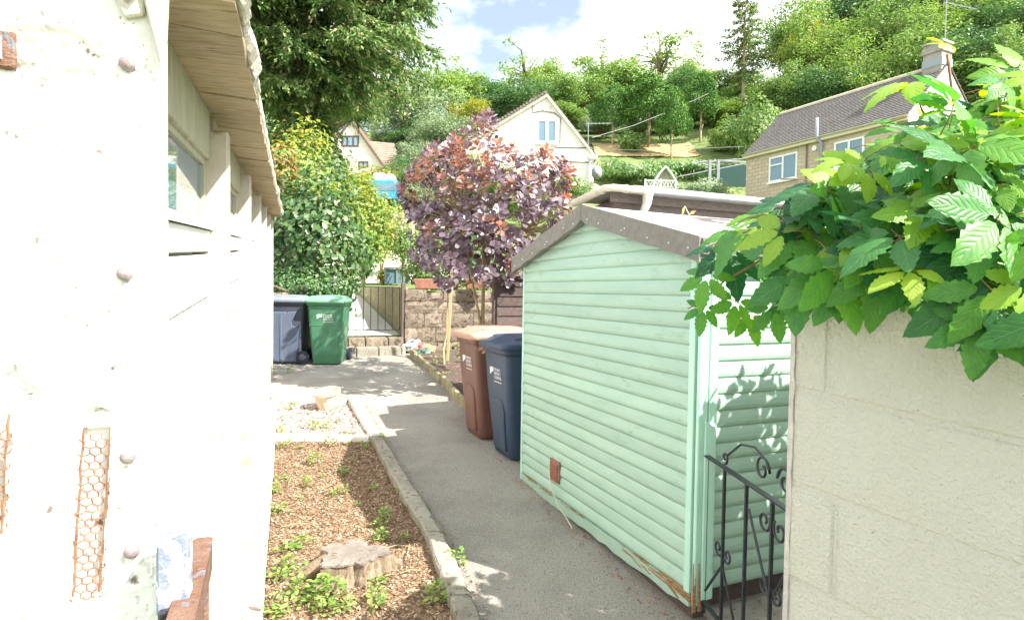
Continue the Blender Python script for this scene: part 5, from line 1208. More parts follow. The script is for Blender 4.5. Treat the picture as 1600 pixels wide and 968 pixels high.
SLOPE_LAB = ['dark bush right of the garage eave end, below the conifer', 'mid green bush below the conifer trunk', 'grey green bush below the conifer, left of cream house', 'bush just left of the cream house window', 'dark bush right of cream house, left of purple tree', 'broad grey green bush above left side of the purple tree', 'bush behind the upper left of the purple tree', 'dark bush behind the purple tree centre', 'green bush right beside the white sacks on the van', 'bush behind purple tree below the white gable left edge', 'small yellow bush between cream house wing and blue van', 'dark bush behind left middle of the purple tree', 'bush under the cream house right wall', 'grey green bush under the cream house gable', 'bush behind the purple tree below the white house window', 'dark bush seen through right part of the purple tree', 'bush between purple tree and the cream gutter', 'wide dark bush behind top of the glossy shrub', 'light green bush left of blue van', 'wide green bush seen through middle of the purple tree', 'light bush seen through lower right of the purple tree', 'grey green bush right below the blue van', 'dark tree filling the gap between conifer and garage eave', 'dark tree low behind the red tipped shrub']
for i, (px, py, Y, hw, k_) in enumerate(((400, 205, 40, 50, 'd'), (440, 205, 44, 45, 'a'), (485, 212, 46, 45, 'c'), (520, 228, 42, 30, 'a'), (640, 245, 42, 36, 'd'), (668, 215, 46, 55, 'c'), (705, 225, 40, 55, 'a'), (740, 240, 42, 45, 'd'), (650, 282, 36, 35, 'a'), (765, 262, 38, 42, 'a'), (615, 268, 44, 22, 'f'), (690, 285, 34, 45, 'd'), (598, 272, 48, 28, 'a'), (565, 266, 46, 30, 'c'), (785, 290, 35, 45, 'a'), (838, 312, 33, 42, 'd'), (880, 322, 32, 40, 'a'), (420, 240, 30, 60, 'd'), (520, 262, 31, 40, 'b'), (735, 310, 30, 60, 'a'), (820, 335, 28, 60, 'b'), (655, 320, 28, 40, 'c'), (405, 110, 24, 60, 'd'), (430, 165, 26, 55, 'a'))):
    o = tree_at(k_, px, py, Y, hw, SLOPE_LAB[i], 'bushes on the slope behind', i * 1.7); o.name = 'slope_bush'; o['category'] = 'bush'
# clipped yews
def yew(key, seed, H, Rd, th):
    r = np.random.default_rng(seed); n = 9000; d = unit(r.normal(0, 1, (n, 3))); d[:, 2] = np.where(d[:, 2] < -.55, -d[:, 2], d[:, 2])
    lump = 1 + .10 * np.sin(d[:, 0] * 5 + seed) + .08 * np.sin(d[:, 1] * 6 + 1) + .09 * np.sin(d[:, 2] * 7 + d[:, 0] * 4)
    k = (r.random(n) ** .12 * lump)[:, None]; ch = (H - th) / 2
    p = d * k * np.array([Rd, Rd, ch]) + np.array([0, 0, th + ch]); l = r.uniform(.18, .36, n)
    v, f = leaves_np(p, np.cross(d, r.normal(0, 1, (n, 3))) + d * .6, d + r.normal(0, .5, (n, 3)), l, l * .6, .2)
    mb = MB(); mb.tube([(0, 0, -.6), (.05, 0, th * .6), (0, 0, th + ch)], [.22, .17, .12], 8); mb.tube([(.0, 0, th * .7), (.5, .1, th + .4)], [.09, .06], 6)
    TREE[key] = (mb.mesh('trunk', M['palebark'], smooth=True), npmesh('crown', v, f, M['lyew']))
yew('y1', 1, 8.0, 3.0, 1.6); yew('y2', 2, 8.0, 2.8, 1.8)
for i, (k_, px, py, Y, sxy, lab) in enumerate((('y1', 955, 138, 58, .85, 'clipped round yew just right of the white house aerial'), ('y2', 1012, 124, 57, 1.15, 'largest clipped round yew in centre of the hillside row'), ('y1', 1048, 150, 54, .75, 'lower clipped yew in front of the largest one'), ('y2', 1092, 122, 59, .8, 'clipped round yew with bare trunk nearest the lone conifer'))):
    place_tree(k_, px, Y, lab, scale=top_scale(8, px, py, Y), sxy=sxy, rz=i * 1.7, name='yew_tree', group='clipped yews on the hillside')
# lone conifer
def lone_conifer():
    r = np.random.default_rng(12); cs, ds, ns, ls = [], [], [], []; mb = MB(); H = 18
    mb.tube([(0, 0, -.8), (.05, 0, 6), (0, .05, 12), (0, 0, H)], [.32, .25, .15, .03], 8)
    for z in np.arange(5.2, H - .2, .42):
        k = (H - z) / (H - 5); L_ = 4.6 * (k ** .75) * (1 if z > 7 else .65)
        for j in range(4):
            a = r.uniform(0, 6.28); l_ = L_ * r.uniform(.5, 1.1) + .3; d = np.array([math.cos(a), math.sin(a), .0]); tip = np.array([0, 0, z]) + d * l_ + np.array([0, 0, .12 * l_ - .05 * l_ * l_ * .35])
            mb.tube([(0, 0, z), tuple((np.array([0, 0, z]) + tip) / 2 + np.array([0, 0, .1])), tuple(tip)], [.05, .035, .012], 4)
            n = int(34 * l_); t = r.random(n) ** .7; p = np.array([0, 0, z]) * (1 - t[:, None]) + tip * t[:, None] + r.normal(0, .13, (n, 3)) * np.array([1, 1, .8]) + np.array([0, 0, -.08])
            cs.append(p); ds.append(d + r.normal(0, .5, (n, 3)) + np.array([0, 0, -.35])); ns.append(np.array([0, 0, 1.]) + r.normal(0, .4, (n, 3))); ls.append(r.uniform(.22, .5, n))
    c, d, n, l = map(np.concatenate, (cs, ds, ns, ls)); v, f = leaves_np(c, d, n, l, l * .42, .2)
    TREE['con'] = (mb.mesh('trunk', M['palebark'], smooth=True), npmesh('crown', v, f, M['lconif']))
lone_conifer()
place_tree('con', 1157, 64, 'tall lone conifer with bare lower trunk against white sky', scale=top_scale(18, 1157, -28, 64), name='conifer_tree', sxy=.9)
# big conifer at upper left: layered drooping sprays
def big_conifer():
    r = np.random.default_rng(15); cs, ds, ns, ls = [], [], [], []; mb = MB(); H = 15; 
    mb.tube([(0, 0, -1), (.1, 0, 5), (0, .1, 10), (0, 0, H)], [.45, .36, .22, .04], 8)
    for z in np.concatenate([np.arange(3.3, 5.3, .4), np.arange(5.3, H - .3, .36)]):
        k = 1 - abs(z - 6.5) / 11; L_ = 4.3 * min(1, max(.15, (H - z) / 7)) * min(1, (.17 if z < 5.3 else .40 + .6 * (z - 5.3) / 1.6))
        for j in range(9):
            a = r.uniform(0, 6.28); l_ = L_ * r.uniform(.5, 1.02); d = np.array([math.cos(a), math.sin(a), 0]); o = np.array([0, 0, z])
            ctrl = [o, o + d * l_ * .5 + np.array([0, 0, .35]), o + d * l_ + np.array([0, 0, -.25 * r.uniform(.3, 1.5)])]
            mb.tube([tuple(q) for q in ctrl], [.09, .06, .02], 4)
            for b in range(int(31 * l_ / 2)):
                t = r.uniform(.25, 1); p0 = ctrl[0] * (1 - t) ** 2 + 2 * t * (1 - t) * ctrl[1] + t * t * ctrl[2]
                side = np.array([-d[1], d[0], 0]) * r.choice([-1, 1]) * r.uniform(.3, 1.0) + d * r.uniform(.2, .8); side[2] = -.45 * r.uniform(.2, 1.4); side /= np.linalg.norm(side); sl = r.uniform(.4, 1.0)
                n = 24; tt = r.random(n)[:, None]; p = p0 + side * sl * tt + r.normal(0, .045, (n, 3)); p[:, 2] -= .18 * tt[:, 0] ** 2
                cs.append(p); dd = side + r.normal(0, .45, (n, 3)); dd[:, 2] -= .35; ds.append(dd); ns.append(np.array([0, 0, 1.]) + r.normal(0, .5, (n, 3))); ls.append(r.uniform(.10, .22, n))
    c, d, n, l = map(np.concatenate, (cs, ds, ns, ls)); v, f = leaves_np(c, d, n, l, l * .38, .2)
    TREE['big'] = (mb.mesh('trunk', M['bark'], smooth=True), npmesh('crown', v, f, M['lconif']))
big_conifer()
place_tree('big', 475, 17.5, 'big drooping conifer towering above the garage roof end', name='conifer_tree', z=.3, scale=1.0)
# left shrubs
def shrub(name, label, px, Y, zc, rx, rz_, mat, n, ls, seed, cat='shrub', wid=.6, shape=0, base=None, ry=None, group=None):
    r = np.random.default_rng(seed); p = at(px, 300, Y); z0 = base if base is not None else hill(p.x, Y)
    o = thing(name, label, cat, (p.x, Y, z0), 0, group); d = unit(r.normal(0, 1, (n, 3)))
    lump = 1 + .16 * np.sin(d[:, 0] * 4 + seed) + .12 * np.sin(d[:, 1] * 5 + 2) + .14 * np.sin(d[:, 2] * 6 + d[:, 0] * 3 + seed)
    k = (r.random(n) ** .3 * lump)[:, None]; c = d * k * np.array([rx, ry or rx, rz_]) + np.array([0, 0, zc - z0]); c[:, 2] = np.maximum(c[:, 2], r.uniform(.02, .25, n))
    nn = d + np.array([-.0, -.25, .45]) + r.normal(0, .4, (n, 3)); l = r.uniform(.6, 1.3, n) * ls
    v, f = leaves_np(c, np.cross(nn, r.normal(0, 1, (n, 3))) + np.array([0, 0, -.5]), nn, l, l * wid, .2, shape)
    mats = mat if isinstance(mat, list) else [mat]
    me = npmesh('foliage', v, f, [M[q] for q in mats])
    if len(mats) > 1:
        per = len(f) // n; mi = np.repeat((r.random(n) < .22 + .4 * (d[:, 2] > .55)).astype(np.int32), per); me.polygons.foreach_set('material_index', mi)
    link('foliage', me, o); mb = MB()
    for j in range(5): t = r.normal(0, .4, 2); mb.tube([(0, 0, -.1), (t[0] * rx * .4, t[1] * rx * .4, (zc - z0) * .6), (t[0] * rx, t[1] * rx, (zc - z0) * 1.1)], [.03, .022, .01], 5)
    mb.mesh; me2 = mb.mesh('stem', M['bark']); link('stem', me2, o); return o
shrub('glossy_shrub', 'large dark glossy leaved shrub behind the grey and green bins', 482, 11.0, .80, 1.08, 1.5, 'lvar', 5200, .10, 31, base=-.4, shape=1, wid=.7)
shrub('ivy_mass', 'low dark ivy on top of the wall behind the two left bins', 470, 9.95, .02, 1.1, .26, 'ldark', 1800, .07, 52, base=-.2, ry=.3)
shrub('viburnum_bush', 'yellow green bush rising above the dark glossy shrub', 466, 13.0, 2.4, .92, 1.0, ['llight', 'lyellow'], 3600, .12, 32, base=.0)
shrub('red_tipped_shrub', 'red tipped shrub sprays at the garage roof end', 436, 11.9, 2.4, .45, .7, ['lred', 'lgreen'], 700, .10, 33, base=.0)
shrub('golden_shrub', 'golden green shrub left of the grey garden steps', 568, 15.2, 1.6, .75, 1.25, ['llight', 'lyellow'], 4200, .11, 34, base=.05)
shrub('golden_shrub', 'yellow green arching bush behind the small blue conifer', 596, 19, 1.9, .8, 1.1, ['lyellow', 'llight'], 2600, .12, 35, base=.4)
shrub('small_cypress', 'small blue green upright cypress above the iron gate', 571, 17.6, .95, .31, .68, 'lcyp', 2600, .07, 36, base=.2, wid=.4)
shrub('dark_hedge', 'clipped green hedge behind the stone wall below purple tree', 668, 11.6, .55, .42, .6, 'lgreen', 2200, .08, 37, base=-.05, ry=.5)
shrub('dark_hedge', 'dark bushy plant behind the stone wall right of stake', 740, 12, .75, .7, .75, 'ldark', 2600, .09, 38, base=-.05)
shrub('potted_shrub', 'small straw yellow shrub behind the iron gate', 603, 16.5, .33, .28, .3, 'lyellow', 700, .07, 39, base=.1)
shrub('distant_bush', 'low red and green bush below the far left house', 590, 36, 6.3, 1.9, .8, ['lgreen', 'lred'], 2600, .2, 40)
shrub('distant_bush', 'green bush row left of the blue van', 540, 34, 5.8, 1.5, 1.0, ['lgreen', 'lyellow'], 2400, .2, 41)
shrub('laurel_hedge', 'bright laurel hedge right of the white house below the bank', 975, 47, 9.0, 3.2, 1.25, 'lhedge', 5200, .3, 42, wid=.5)
shrub('laurel_hedge', 'bright hedge behind the pointed arbour', 1060, 49, 9.7, 3.6, 1.05, 'lhedge', 4800, .3, 43, wid=.5)
shrub('laurel_hedge', 'dark hedge beside the pergola by right house', 1130, 47, 9.0, 2.4, 1.25, 'ldark', 4000, .28, 44, wid=.5)
shrub('flowering_bush', 'low olive bush in front of the pergola above dark shed roof', 1098, 36, 6.2, 1.75, .55, 'lgrey', 3000, .16, 45)
shrub('hill_bush', 'light green scrub on the slope below the lone conifer', 1135, 55, 14.2, 2.0, 1.6, 'llight', 2600, .28, 46)
shrub('hill_bush', 'green scrub at corner of right house roof', 1185, 48, 13.0, 2.2, 2.4, 'lgreen', 3600, .28, 47)
shrub('hill_bush', 'low green bush between yew trunks on the bank', 985, 56, 14.2, 1.2, .9, 'lgreen', 1600, .24, 48)
shrub('ivy_mass', 'scrambling green plants above the grey garden steps', 632, 15.5, 1.2, .35, .5, 'lgreen', 900, .09, 49, base=.1)

# ------------------------------------------------------------------ purple smoke tree
sp = Vector((-.42, 7.75, gz(7.75) + .03))
smk = thing('smoke_tree', 'purple leaved smoke bush with pale trunks behind the bins', 'tree', sp)
r = np.random.default_rng(51); tips = []
Pp = [(618, 290), (640, 250), (690, 215), (735, 195), (745, 170), (768, 172), (775, 215), (830, 240), (850, 215), (875, 240), (893, 255), (895, 345), (872, 375), (850, 398), (834, 435), (812, 440), (780, 445), (745, 430), (700, 450), (670, 430), (640, 400), (632, 340)]
while len(tips) < 480:
    px, py = r.uniform(612, 895), r.uniform(165, 452)
    if not inpoly(px, py, Pp): continue
    cx = abs(px - 757) / 140; dd = math.sqrt(max(.05, 1 - min(1, cx * cx))) * 1.05
    Yd = 7.55 + (r.uniform(-1, -.1) if r.random() < .62 else r.uniform(-.2, 1)) * dd
    tips.append((at(px, py, Yd), py))
trunks = [([(755, 640, 7.75), (754, 520, 7.72), (755, 450, 7.7), (756, 380, 7.6), (762, 310, 7.55), (757, 240, 7.55)], .028), ([(756, 560, 7.75), (750, 500, 7.7), (738, 440, 7.55), (728, 380, 7.45), (700, 310, 7.4)], .02), ([(757, 540, 7.75), (772, 490, 7.7), (790, 445, 7.6), (803, 400, 7.5), (830, 320, 7.4)], .018), ([(755, 375, 7.6), (735, 345, 7.3), (715, 330, 7.1)], .012)]
limbs = []
for pts, rr in trunks:
    P3 = [at(*q) for q in pts]; P3[0].z = max(P3[0].z, sp.z - .05) if pts[0][1] > 600 else P3[0].z; limbs += [P3[i].lerp(P3[i + 1], t) for i in range(1, len(P3) - 1) for t in (0, .5)]
    mb = MB(); mb.tube(P3, [rr * (1 - .55 * i / len(P3)) for i in range(len(P3))], 8); mb.build('trunk', M['palebark'], smk, smooth=True)
mb = MB(); allc = []
leafset = []
ctr = at(757, 330, 7.6)
for (t, py) in tips:
    q = min(limbs, key=lambda a: (a - t).length + .3 * max(0, a.z - t.z)); m_ = q.lerp(t, .5) + Vector((0, 0, -.05)); mb.tube([q, m_, t], [.007, .005, .003], 4, False)
    axis = (t - ctr).normalized() * .8 + Vector((0, -.15, .75)); axis.normalize(); a0 = r.uniform(0, 6.28); x = axis.orthogonal().normalized(); y = axis.cross(x)
    outer = (t - ctr).length; coral = r.random() < np.clip((320 - py) / 280 + (outer - .7) * .4, .03, .62)
    n = int(r.integers(8, 13))
    for i in range(n):
        a = a0 + i * 2.4; f_ = i / n; el = .15 + 1.0 * f_; rad_ = x * math.cos(a) + y * math.sin(a)
        d = rad_ * math.cos(el) + axis * math.sin(el); nn = axis * math.cos(el) - rad_ * math.sin(el) * .8
        nn = nn + Vector(r.normal(0, .22, 3)); L_ = r.uniform(.066, .102) * (1.05 - .35 * f_)
        base_ = t - axis * (.09 * (1 - f_)) + d * .02
        leafset.append((base_, d, nn, L_, bool(coral and r.random() < .85)))
mb.build('twigs', M['palebark'], smk)
leafset.sort(key=lambda q: q[0].length)
def round_leaf(mat):
    v, f = leaves_np(np.zeros((1, 3)), np.array([[0, 1., 0]]), np.array([[0, 0, 1.]]), [1.0], [.78], .16, 1); return npmesh('leaf', v, f, M[mat], True)
RLp, RLc = round_leaf('lpurple'), round_leaf('lcoral')
def rl_variants(mat, cols):
    return round_leaf(mat)
near = leafset[:300]; rest = leafset[300:]
for (b, d, nn, L_, co_) in near:
    o = bpy.data.objects.new('leaf', RLc if co_ else RLp); C.objects.link(o); o.parent = smk; o.matrix_basis = Matrix.Translation(b - sp) @ orient(nn, d) @ Matrix.Scale(L_, 4)
for flag, mname in ((False, 'lpurple'), (True, 'lcoral')):
    q = [z for z in rest if z[4] == flag]
    v, f = leaves_np(np.array([z[0] - sp for z in q]), np.array([z[1] for z in q]), np.array([z[2] for z in q]), np.array([z[3] for z in q]), np.array([z[3] for z in q]) * .78, .16, 1)
    tag(link('foliage', npmesh('foliage', v, f, M[mname], True), smk), kind='stuff')
mb = MB(); a = G(699, 566); b = at(706, 425, a.y - .05); mb.box((a + b) / 2 + Z * .0, (.045, .045, (b - a).length * 1.05), ((b - a).normalized().cross(Vector((0, 1, 0))).normalized(), Vector((0, 1, 0)), (b - a).normalized()))
tag(mb.build('tree_stake', M['stake'], bevel=.004), 'pale timber stake standing left of the purple tree', 'stake')
mb = MB(); mb.tube([G(694, 572), at(693, 545, a.y - .1), at(698, 520, a.y - .05), at(700, 430, a.y)], [.022, .016, .012, .01], 6); tag(mb.build('climber_stem', M['palebark'], smooth=True), 'thin bare climber stem against the timber stake', 'plant stem')

# ------------------------------------------------------------------ houses
def tiled_slope(root, p00, p10, p11, p01, courses, mat, name='roof_slope', step=.03):
    """p00-p10 eave, p01-p11 ridge; stepped courses"""
    mb = MB(); n = (p10 - p00).cross(p01 - p00).normalized()
    if n.z < 0: n = -n
    for i in range(courses):
        a, b = i / courses, (i + 1.25) / courses
        A, B, C_, D = p00.lerp(p01, a), p10.lerp(p11, a), p10.lerp(p11, min(b, 1)), p00.lerp(p01, min(b, 1))
        mb.hexa([A, B, C_, D], [A + n * (step * 1.6), B + n * (step * 1.6), C_ + n * step * .3, D + n * step * .3])
    return mb.build(name, mat, root)
def rect_on(o, X, x0, x1, z0, z1, d0, d1, Nn):
    return [o + X * x0 + Z * z0 + Nn * d0, o + X * x1 + Z * z0 + Nn * d0, o + X * x1 + Z * z0 + Nn * d1, o + X * x0 + Z * z0 + Nn * d1], [o + X * x0 + Z * z1 + Nn * d0, o + X * x1 + Z * z1 + Nn * d0, o + X * x1 + Z * z1 + Nn * d1, o + X * x0 + Z * z1 + Nn * d1]
def window(root, o, X, Nn, x0, x1, z0, z1, fmat, pmat, mull=(.5,), trans=None, fw_=.07, sill=None):
    mb = MB()
    for (a, b, c, d) in [(x0, x1, z0, z0 + fw_), (x0, x1, z1 - fw_, z1), (x0, x0 + fw_, z0 + fw_, z1 - fw_), (x1 - fw_, x1, z0 + fw_, z1 - fw_)] + [(x0 + (x1 - x0) * m_ - fw_ * .55, x0 + (x1 - x0) * m_ + fw_ * .55, z0 + fw_, z1 - fw_) for m_ in mull]:
        mb.hexa(*rect_on(o, X, a, b, c, d, -.02, .05, Nn))
    if trans: 
        for (a, b, zt) in trans: mb.hexa(*rect_on(o, X, x0 + (x1 - x0) * a, x0 + (x1 - x0) * b, zt - fw_ * .4, zt + fw_ * .4, -.02, .055, Nn))
    w = mb.build('window', fmat, root); ed_ = [0] + list(mull) + [1]
    for a, b in zip(ed_[:-1], ed_[1:]):
        m2 = MB(); m2.hexa(*rect_on(o, X, x0 + (x1 - x0) * a + .02, x0 + (x1 - x0) * b - .02, z0 + .02, z1 - .02, -.03, .012, Nn)); m2.build('pane', pmat, w)
    if sill: m3 = MB(); m3.hexa(*rect_on(o, X, x0 - .08, x1 + .08, z0 - .09, z0, -.02, .11, Nn)); m3.build('sill', sill, w)
    return w
# right house
hx = Vector((.443, -.897, 0)); hn = Vector((-.897, -.443, 0)); C1 = Vector((13.16, 34, 0)); HL = 8.8; EZ = 8.0; RZ = 10.55; HW = 2.75
hR = thing('stone_house', 'stone bungalow with brown tiled roof behind the creeper', 'house', C1 + hx * 4 + Z * 3)
M['blockstone'] = None
def brickmat(name, c1, c2, cm, sx_, sy_, rot=0):
    mt = bpy.data.materials.new(name); mt.use_nodes = True; nt = mt.node_tree; N = nt.nodes; L = nt.links; b = N['Principled BSDF']
    tc = N.new('ShaderNodeTexCoord'); mp = N.new('ShaderNodeMapping'); mp.inputs['Rotation'].default_value = (0, 0, rot); L.new(tc.outputs['Object'], mp.inputs[0])
    sp_ = N.new('ShaderNodeSeparateXYZ'); cb = N.new('ShaderNodeCombineXYZ'); L.new(mp.outputs[0], sp_.inputs[0]); L.new(sp_.outputs[0], cb.inputs[0]); L.new(sp_.outputs[2], cb.inputs[1])
    br = N.new('ShaderNodeTexBrick'); br.inputs['Scale'].default_value = 1; br.inputs['Brick Width'].default_value = sx_; br.inputs['Row Height'].default_value = sy_; br.inputs['Mortar Size'].default_value = .012
    br.inputs['Color1'].default_value = (*c1, 1); br.inputs['Color2'].default_value = (*c2, 1); br.inputs['Mortar'].default_value = (*cm, 1); L.new(cb.outputs[0], br.inputs[0])
    L.new(br.outputs[0], b.inputs['Base Color']); b.inputs['Roughness'].default_value = .9
    bp = N.new('ShaderNodeBump'); bp.inputs['Distance'].default_value = .02; bp.invert = True; L.new(br.outputs[1], bp.inputs['Height']); L.new(bp.outputs[0], b.inputs['Normal']); return mt
hang = math.atan2(hx.y, hx.x)
M['blockstone'] = brickmat('cotswold_block', (.46, .38, .27), (.54, .45, .33), (.38, .31, .22), .42, .2, -hang)
C2 = C1 + hx * HL; bk = -hn * (2 * HW)
mb = MB(); mb.prism([C1 + Z * 2, C2 + Z * 2, C2 + bk + Z * 2, C1 + bk + Z * 2], Z * (EZ - 2 - .02)); mb.build('wall', M['blockstone'], hR)
mb = MB(); mb.prism([C2 + Z * (EZ - .02), C2 + bk + Z * (EZ - .02), C2 + bk * .5 + Z * (RZ - .08)], -hx * .2); mb.build('gable', M['stonewall'], hR)
mb = MB(); mb.prism([C2 + hx * .012 + Z * 3, C2 + hx * .012 + bk + Z * 3, C2 + hx * .012 + bk + Z * EZ, C2 + hx * .012 + bk * .5 + Z * (RZ - .1), C2 + hx * .012 + Z * EZ], hx * .03); mb.build('gable_sunlit_face', M['stonewall'], hR)  # near gable paler than the other walls, sunlight put into its colour
mb = MB(); mb.prism([C1 + Z * (EZ - .02), C1 + bk + Z * (EZ - .02), C1 + bk * .5 + Z * (RZ - .08)], hx * .2); mb.build('gable', M['blockstone'], hR)
oh = hn * .22 - Z * .2
tiled_slope(hR, C1 - hx * .1 + oh + Z * EZ, C2 + hx * .1 + oh + Z * EZ, C2 + hx * .1 + bk * .5 + Z * RZ, C1 - hx * .1 + bk * .5 + Z * RZ, 24, brickmat('brown_roof_tile', (.165, .15, .14), (.225, .205, .19), (.09, .08, .075), .2, .115, -hang))
tiled_slope(hR, C1 - hx * .1 + bk - oh * 1 - Z * .4 + Z * EZ, C2 + hx * .1 + bk - oh - Z * .4 + Z * EZ, C2 + hx * .1 + bk * .5 + Z * RZ, C1 - hx * .1 + bk * .5 + Z * RZ, 12, M['tilebrown'])
mb = MB(); mb.tube([C1 - hx * .12 + bk * .5 + Z * (RZ + .03), C2 + hx * .1 + bk * .5 + Z * (RZ + .03)], .1, 6); mb.build('ridge_tiles', M['verge'], hR)
mb = MB(); mb.hexa(*rect_on(C1 + hn * .16, hx, -.1, HL + .1, EZ - .35, EZ - .2, -.1, .02, hn)); mb.build('fascia_board', M['houserender'], hR)
gutter(C1 - hx * .1 + hn * .27 + Z * (EZ - .16), C2 + hx * .1 + hn * .27 + Z * (EZ - .16), hn, M['cgutter'], hR, .06)
window(hR, C1, hx, hn, 1.6, 3.35, 6.05, 7.4, M['frame'], M['pane'], (.5,), [(.0, .5, 6.95)], .09, M['frame'])
window(hR, C1, hx, hn, 5.4, 6.9, 6.15, 7.4, M['frame'], M['pane'], (.5,), None, .09, M['frame'])
P = lambda s_, o_, z_: C1 + hx * s_ + hn * o_ + Z * z_
mb = MB(); mb.tube([P(4.75, .12, 4), P(4.75, .12, 7.55), P(4.62, .3, 7.75), P(4.62, .3, 8.75)], .085, 8); mb.build('flue_pipe', M['lead'], hR, smooth=True)
mb = MB(); mb.tube([P(3.9, .05, 4), P(3.9, .05, 7.7)], .035, 6); mb.build('drainpipe', M['tilebrown'], hR)
mb = MB(); mb.tube([P(4.35, .0, 7.35), P(4.35, .1, 7.35)], .13, 10); mb.build('wall_vent', M['frame'], hR)
cc_ = C2 + bk * .5 - hx * .4
ch = MB()
for k, (w, z0, z1) in enumerate(((.5, RZ - .6, RZ + .55), (.58, RZ + .55, RZ + .68), (.5, RZ + .68, RZ + .95), (.56, RZ + .95, RZ + 1.05))): ch.box(cc_ + Z * (z0 + z1) / 2, (w * 2 * .8, w * 1.6, z1 - z0), (hx, -hn, Z))
cho = ch.build('chimney', pm('grey_chimney_stone', (.27, .25, .22), (.4, .36, .31), 3, .9, .6, 12), hR)
mb = MB(); mb.box(cc_ + Z * (RZ + .1), (.86, .84, .35), (hx, -hn, Z)); mb.build('flashing', M['lead'], cho)
ap0 = cc_ + Z * (RZ + .6) + hx * .3
mb = MB(); mb.tube([ap0, ap0 + Z * 2.3], .022, 6); mb.tube([ap0 + Z * 2.15 - U * .2, ap0 + Z * 2.3 + U * 2.2], .015, 5)
for q in (.1, .3, .6, .9, 1.2, 1.5, 1.8, 2.1): mb.tube([ap0 + Z * (2.17 + q * .06) + U * q - V * .25, ap0 + Z * (2.17 + q * .06) + U * q + V * .25], .008, 4)
tag(mb.build('tv_aerial', M['metalpole']), 'television aerial on pole above the right house chimney', 'aerial')
# white gabled house in the middle
D = 40; pk = at(854, 146, D); hM = thing('gabled_house', 'white stone gabled house above the purple tree', 'house', Vector((pk.x, D, 6)))
xr, zr = at(928, 240, D).x, at(928, 240, D).z; xl, zl = at(700, 240, D).x, at(700, 240, D).z
P = lambda x, z, y=D: Vector((x, y, z))
mb = MB(); mb.prism([P(xl, 4), P(xr, 4), P(xr, zr), P(pk.x, pk.z - .12), P(xl, zl)], (0, 8, 0)); mb.build('wall', M['stonewall'], hM)
tiled_slope(hM, P(xr + .25, zr - .3, D - .15), P(xr + .25, zr - .3, D + 8.1), P(pk.x, pk.z, D + 8.1), P(pk.x, pk.z, D - .15), 22, M['tilebrown'])
tiled_slope(hM, P(xl - .25, zl - .12, D - .15), P(xl - .25, zl - .12, D + 8.1), P(pk.x, pk.z, D + 8.1), P(pk.x, pk.z, D - .15), 30, M['tilebrown'], step=.06)
for (a, b) in ((P(pk.x, pk.z - .02, D - .16), P(xr + .25, zr - .32, D - .16)), (P(pk.x, pk.z - .02, D - .16), P(xl - .25, zl - .14, D - .16))):
    mb = MB(); mb.hexa([a - Z * .24, b - Z * .24, b - Z * .24 + Vector((0, .16, 0)), a - Z * .24 + Vector((0, .16, 0))], [a, b, b + Vector((0, .16, 0)), a + Vector((0, .16, 0))]); mb.build('verge_board', M['verge'], hM)
for i in range(34):
    t = (i + .5) / 34; a = P(pk.x, pk.z + .06, D - .18).lerp(P(xl - .25, zl - .06, D - .18), t); mb = MB(); mb.box(a, (.17, .14, .15)); mb.build('verge_tile', M['tilebrown'], hM)
wl_, wr_ = at(838, 205, D).x, at(871, 205, D).x; wt, wb = at(855, 186, D).z, at(855, 224, D).z
X1 = Vector((1, 0, 0)); N1 = Vector((0, -1, 0)); Oo = Vector((0, D, 0))
window(hM, Oo, X1, N1, wl_, wr_, wb, wt, M['frame'], M['pane'], (.5,), None, .16, M['frame'])
mb = MB(); zt = at(855, 176, D).z
mb.tube([P(wl_ - .25, wt + .9, D - .03), P(wl_ - .25, zt + .0, D - .03), P((wl_ + wr_) / 2 - .3, zt + .12, D - .04), P((wl_ + wr_) / 2 + .5, zt - .02, D - .04), P(wr_ + .2, zt - .35, D - .03), P(wr_ + .2, wb, D - .03)], .035, 5); mb.build('label_mould', M['tilebrown'], hM)
for (x0, y0, x1, y1) in ((868, 230, 926, 231), (868, 251, 924, 254)):
    a, b = at(x0, y0, D - .02), at(x1, y1, D - .02); mb = MB(); mb.tube([a, b], .035, 5); mb.build('wall_cable', M['tilebrown'], hM)
mb = MB(); dx = at(920, 300, D).x; mb.tube([P(dx + .3, zr - .35, D - .2), P(dx + .05, zr - .6, D - .12), P(dx, zr - .9, D - .1), P(dx, 5, D - .1)], .09, 8); mb.build('downpipe', M['frame'], hM, smooth=True)
mb = MB(); mb.box(P(dx + .2, zr - .3, D - .25), (.5, .35, .25)); mb.build('hopper', M['frame'], hM, bevel=.04)
gutter(P(xr + .3, zr - .3, D - .2), P(xr + .3, zr - .3, D + 8), X1, M['frame'], hM, .09)
# lean-to at right and dish
mb = MB(); a, b = at(927, 285, D), at(945, 302, D); mb.prism([P(a.x - .2, 5, D - .5), P(b.x + .3, 5, D - .5), P(b.x + .3, b.z, D - .5), P(a.x - .2, a.z, D - .5)], (0, 4, 0)); mb.build('lean_to', M['verge'], hM)
dc = at(932, 270, D - .6); mb = MB()
mb.loft([[dc + Vector((math.cos(t) * rr * .75, -yy, math.sin(t) * rr)) for t in np.linspace(0, 2 * math.pi, 15)[:-1]] for rr, yy in ((.48, .12), (.38, .05), (.2, .0), (.03, -.02))]); mb.tube([dc + Vector((0, .02, 0)), dc + Vector((-.3, .5, -.1))], .04, 5)
tag(mb.build('satellite_dish', M['gutter'], smooth=True), 'pale satellite dish on the right corner of white house', 'satellite dish')
a0 = at(919, 232, D - .05); mb = MB(); t0 = at(919, 191, D - .05); mb.tube([a0, t0], .03, 6); mb.tube([t0 + Vector((-.15, 0, -.1)), t0 + Vector((1.5, 0, -.06))], .025, 5)
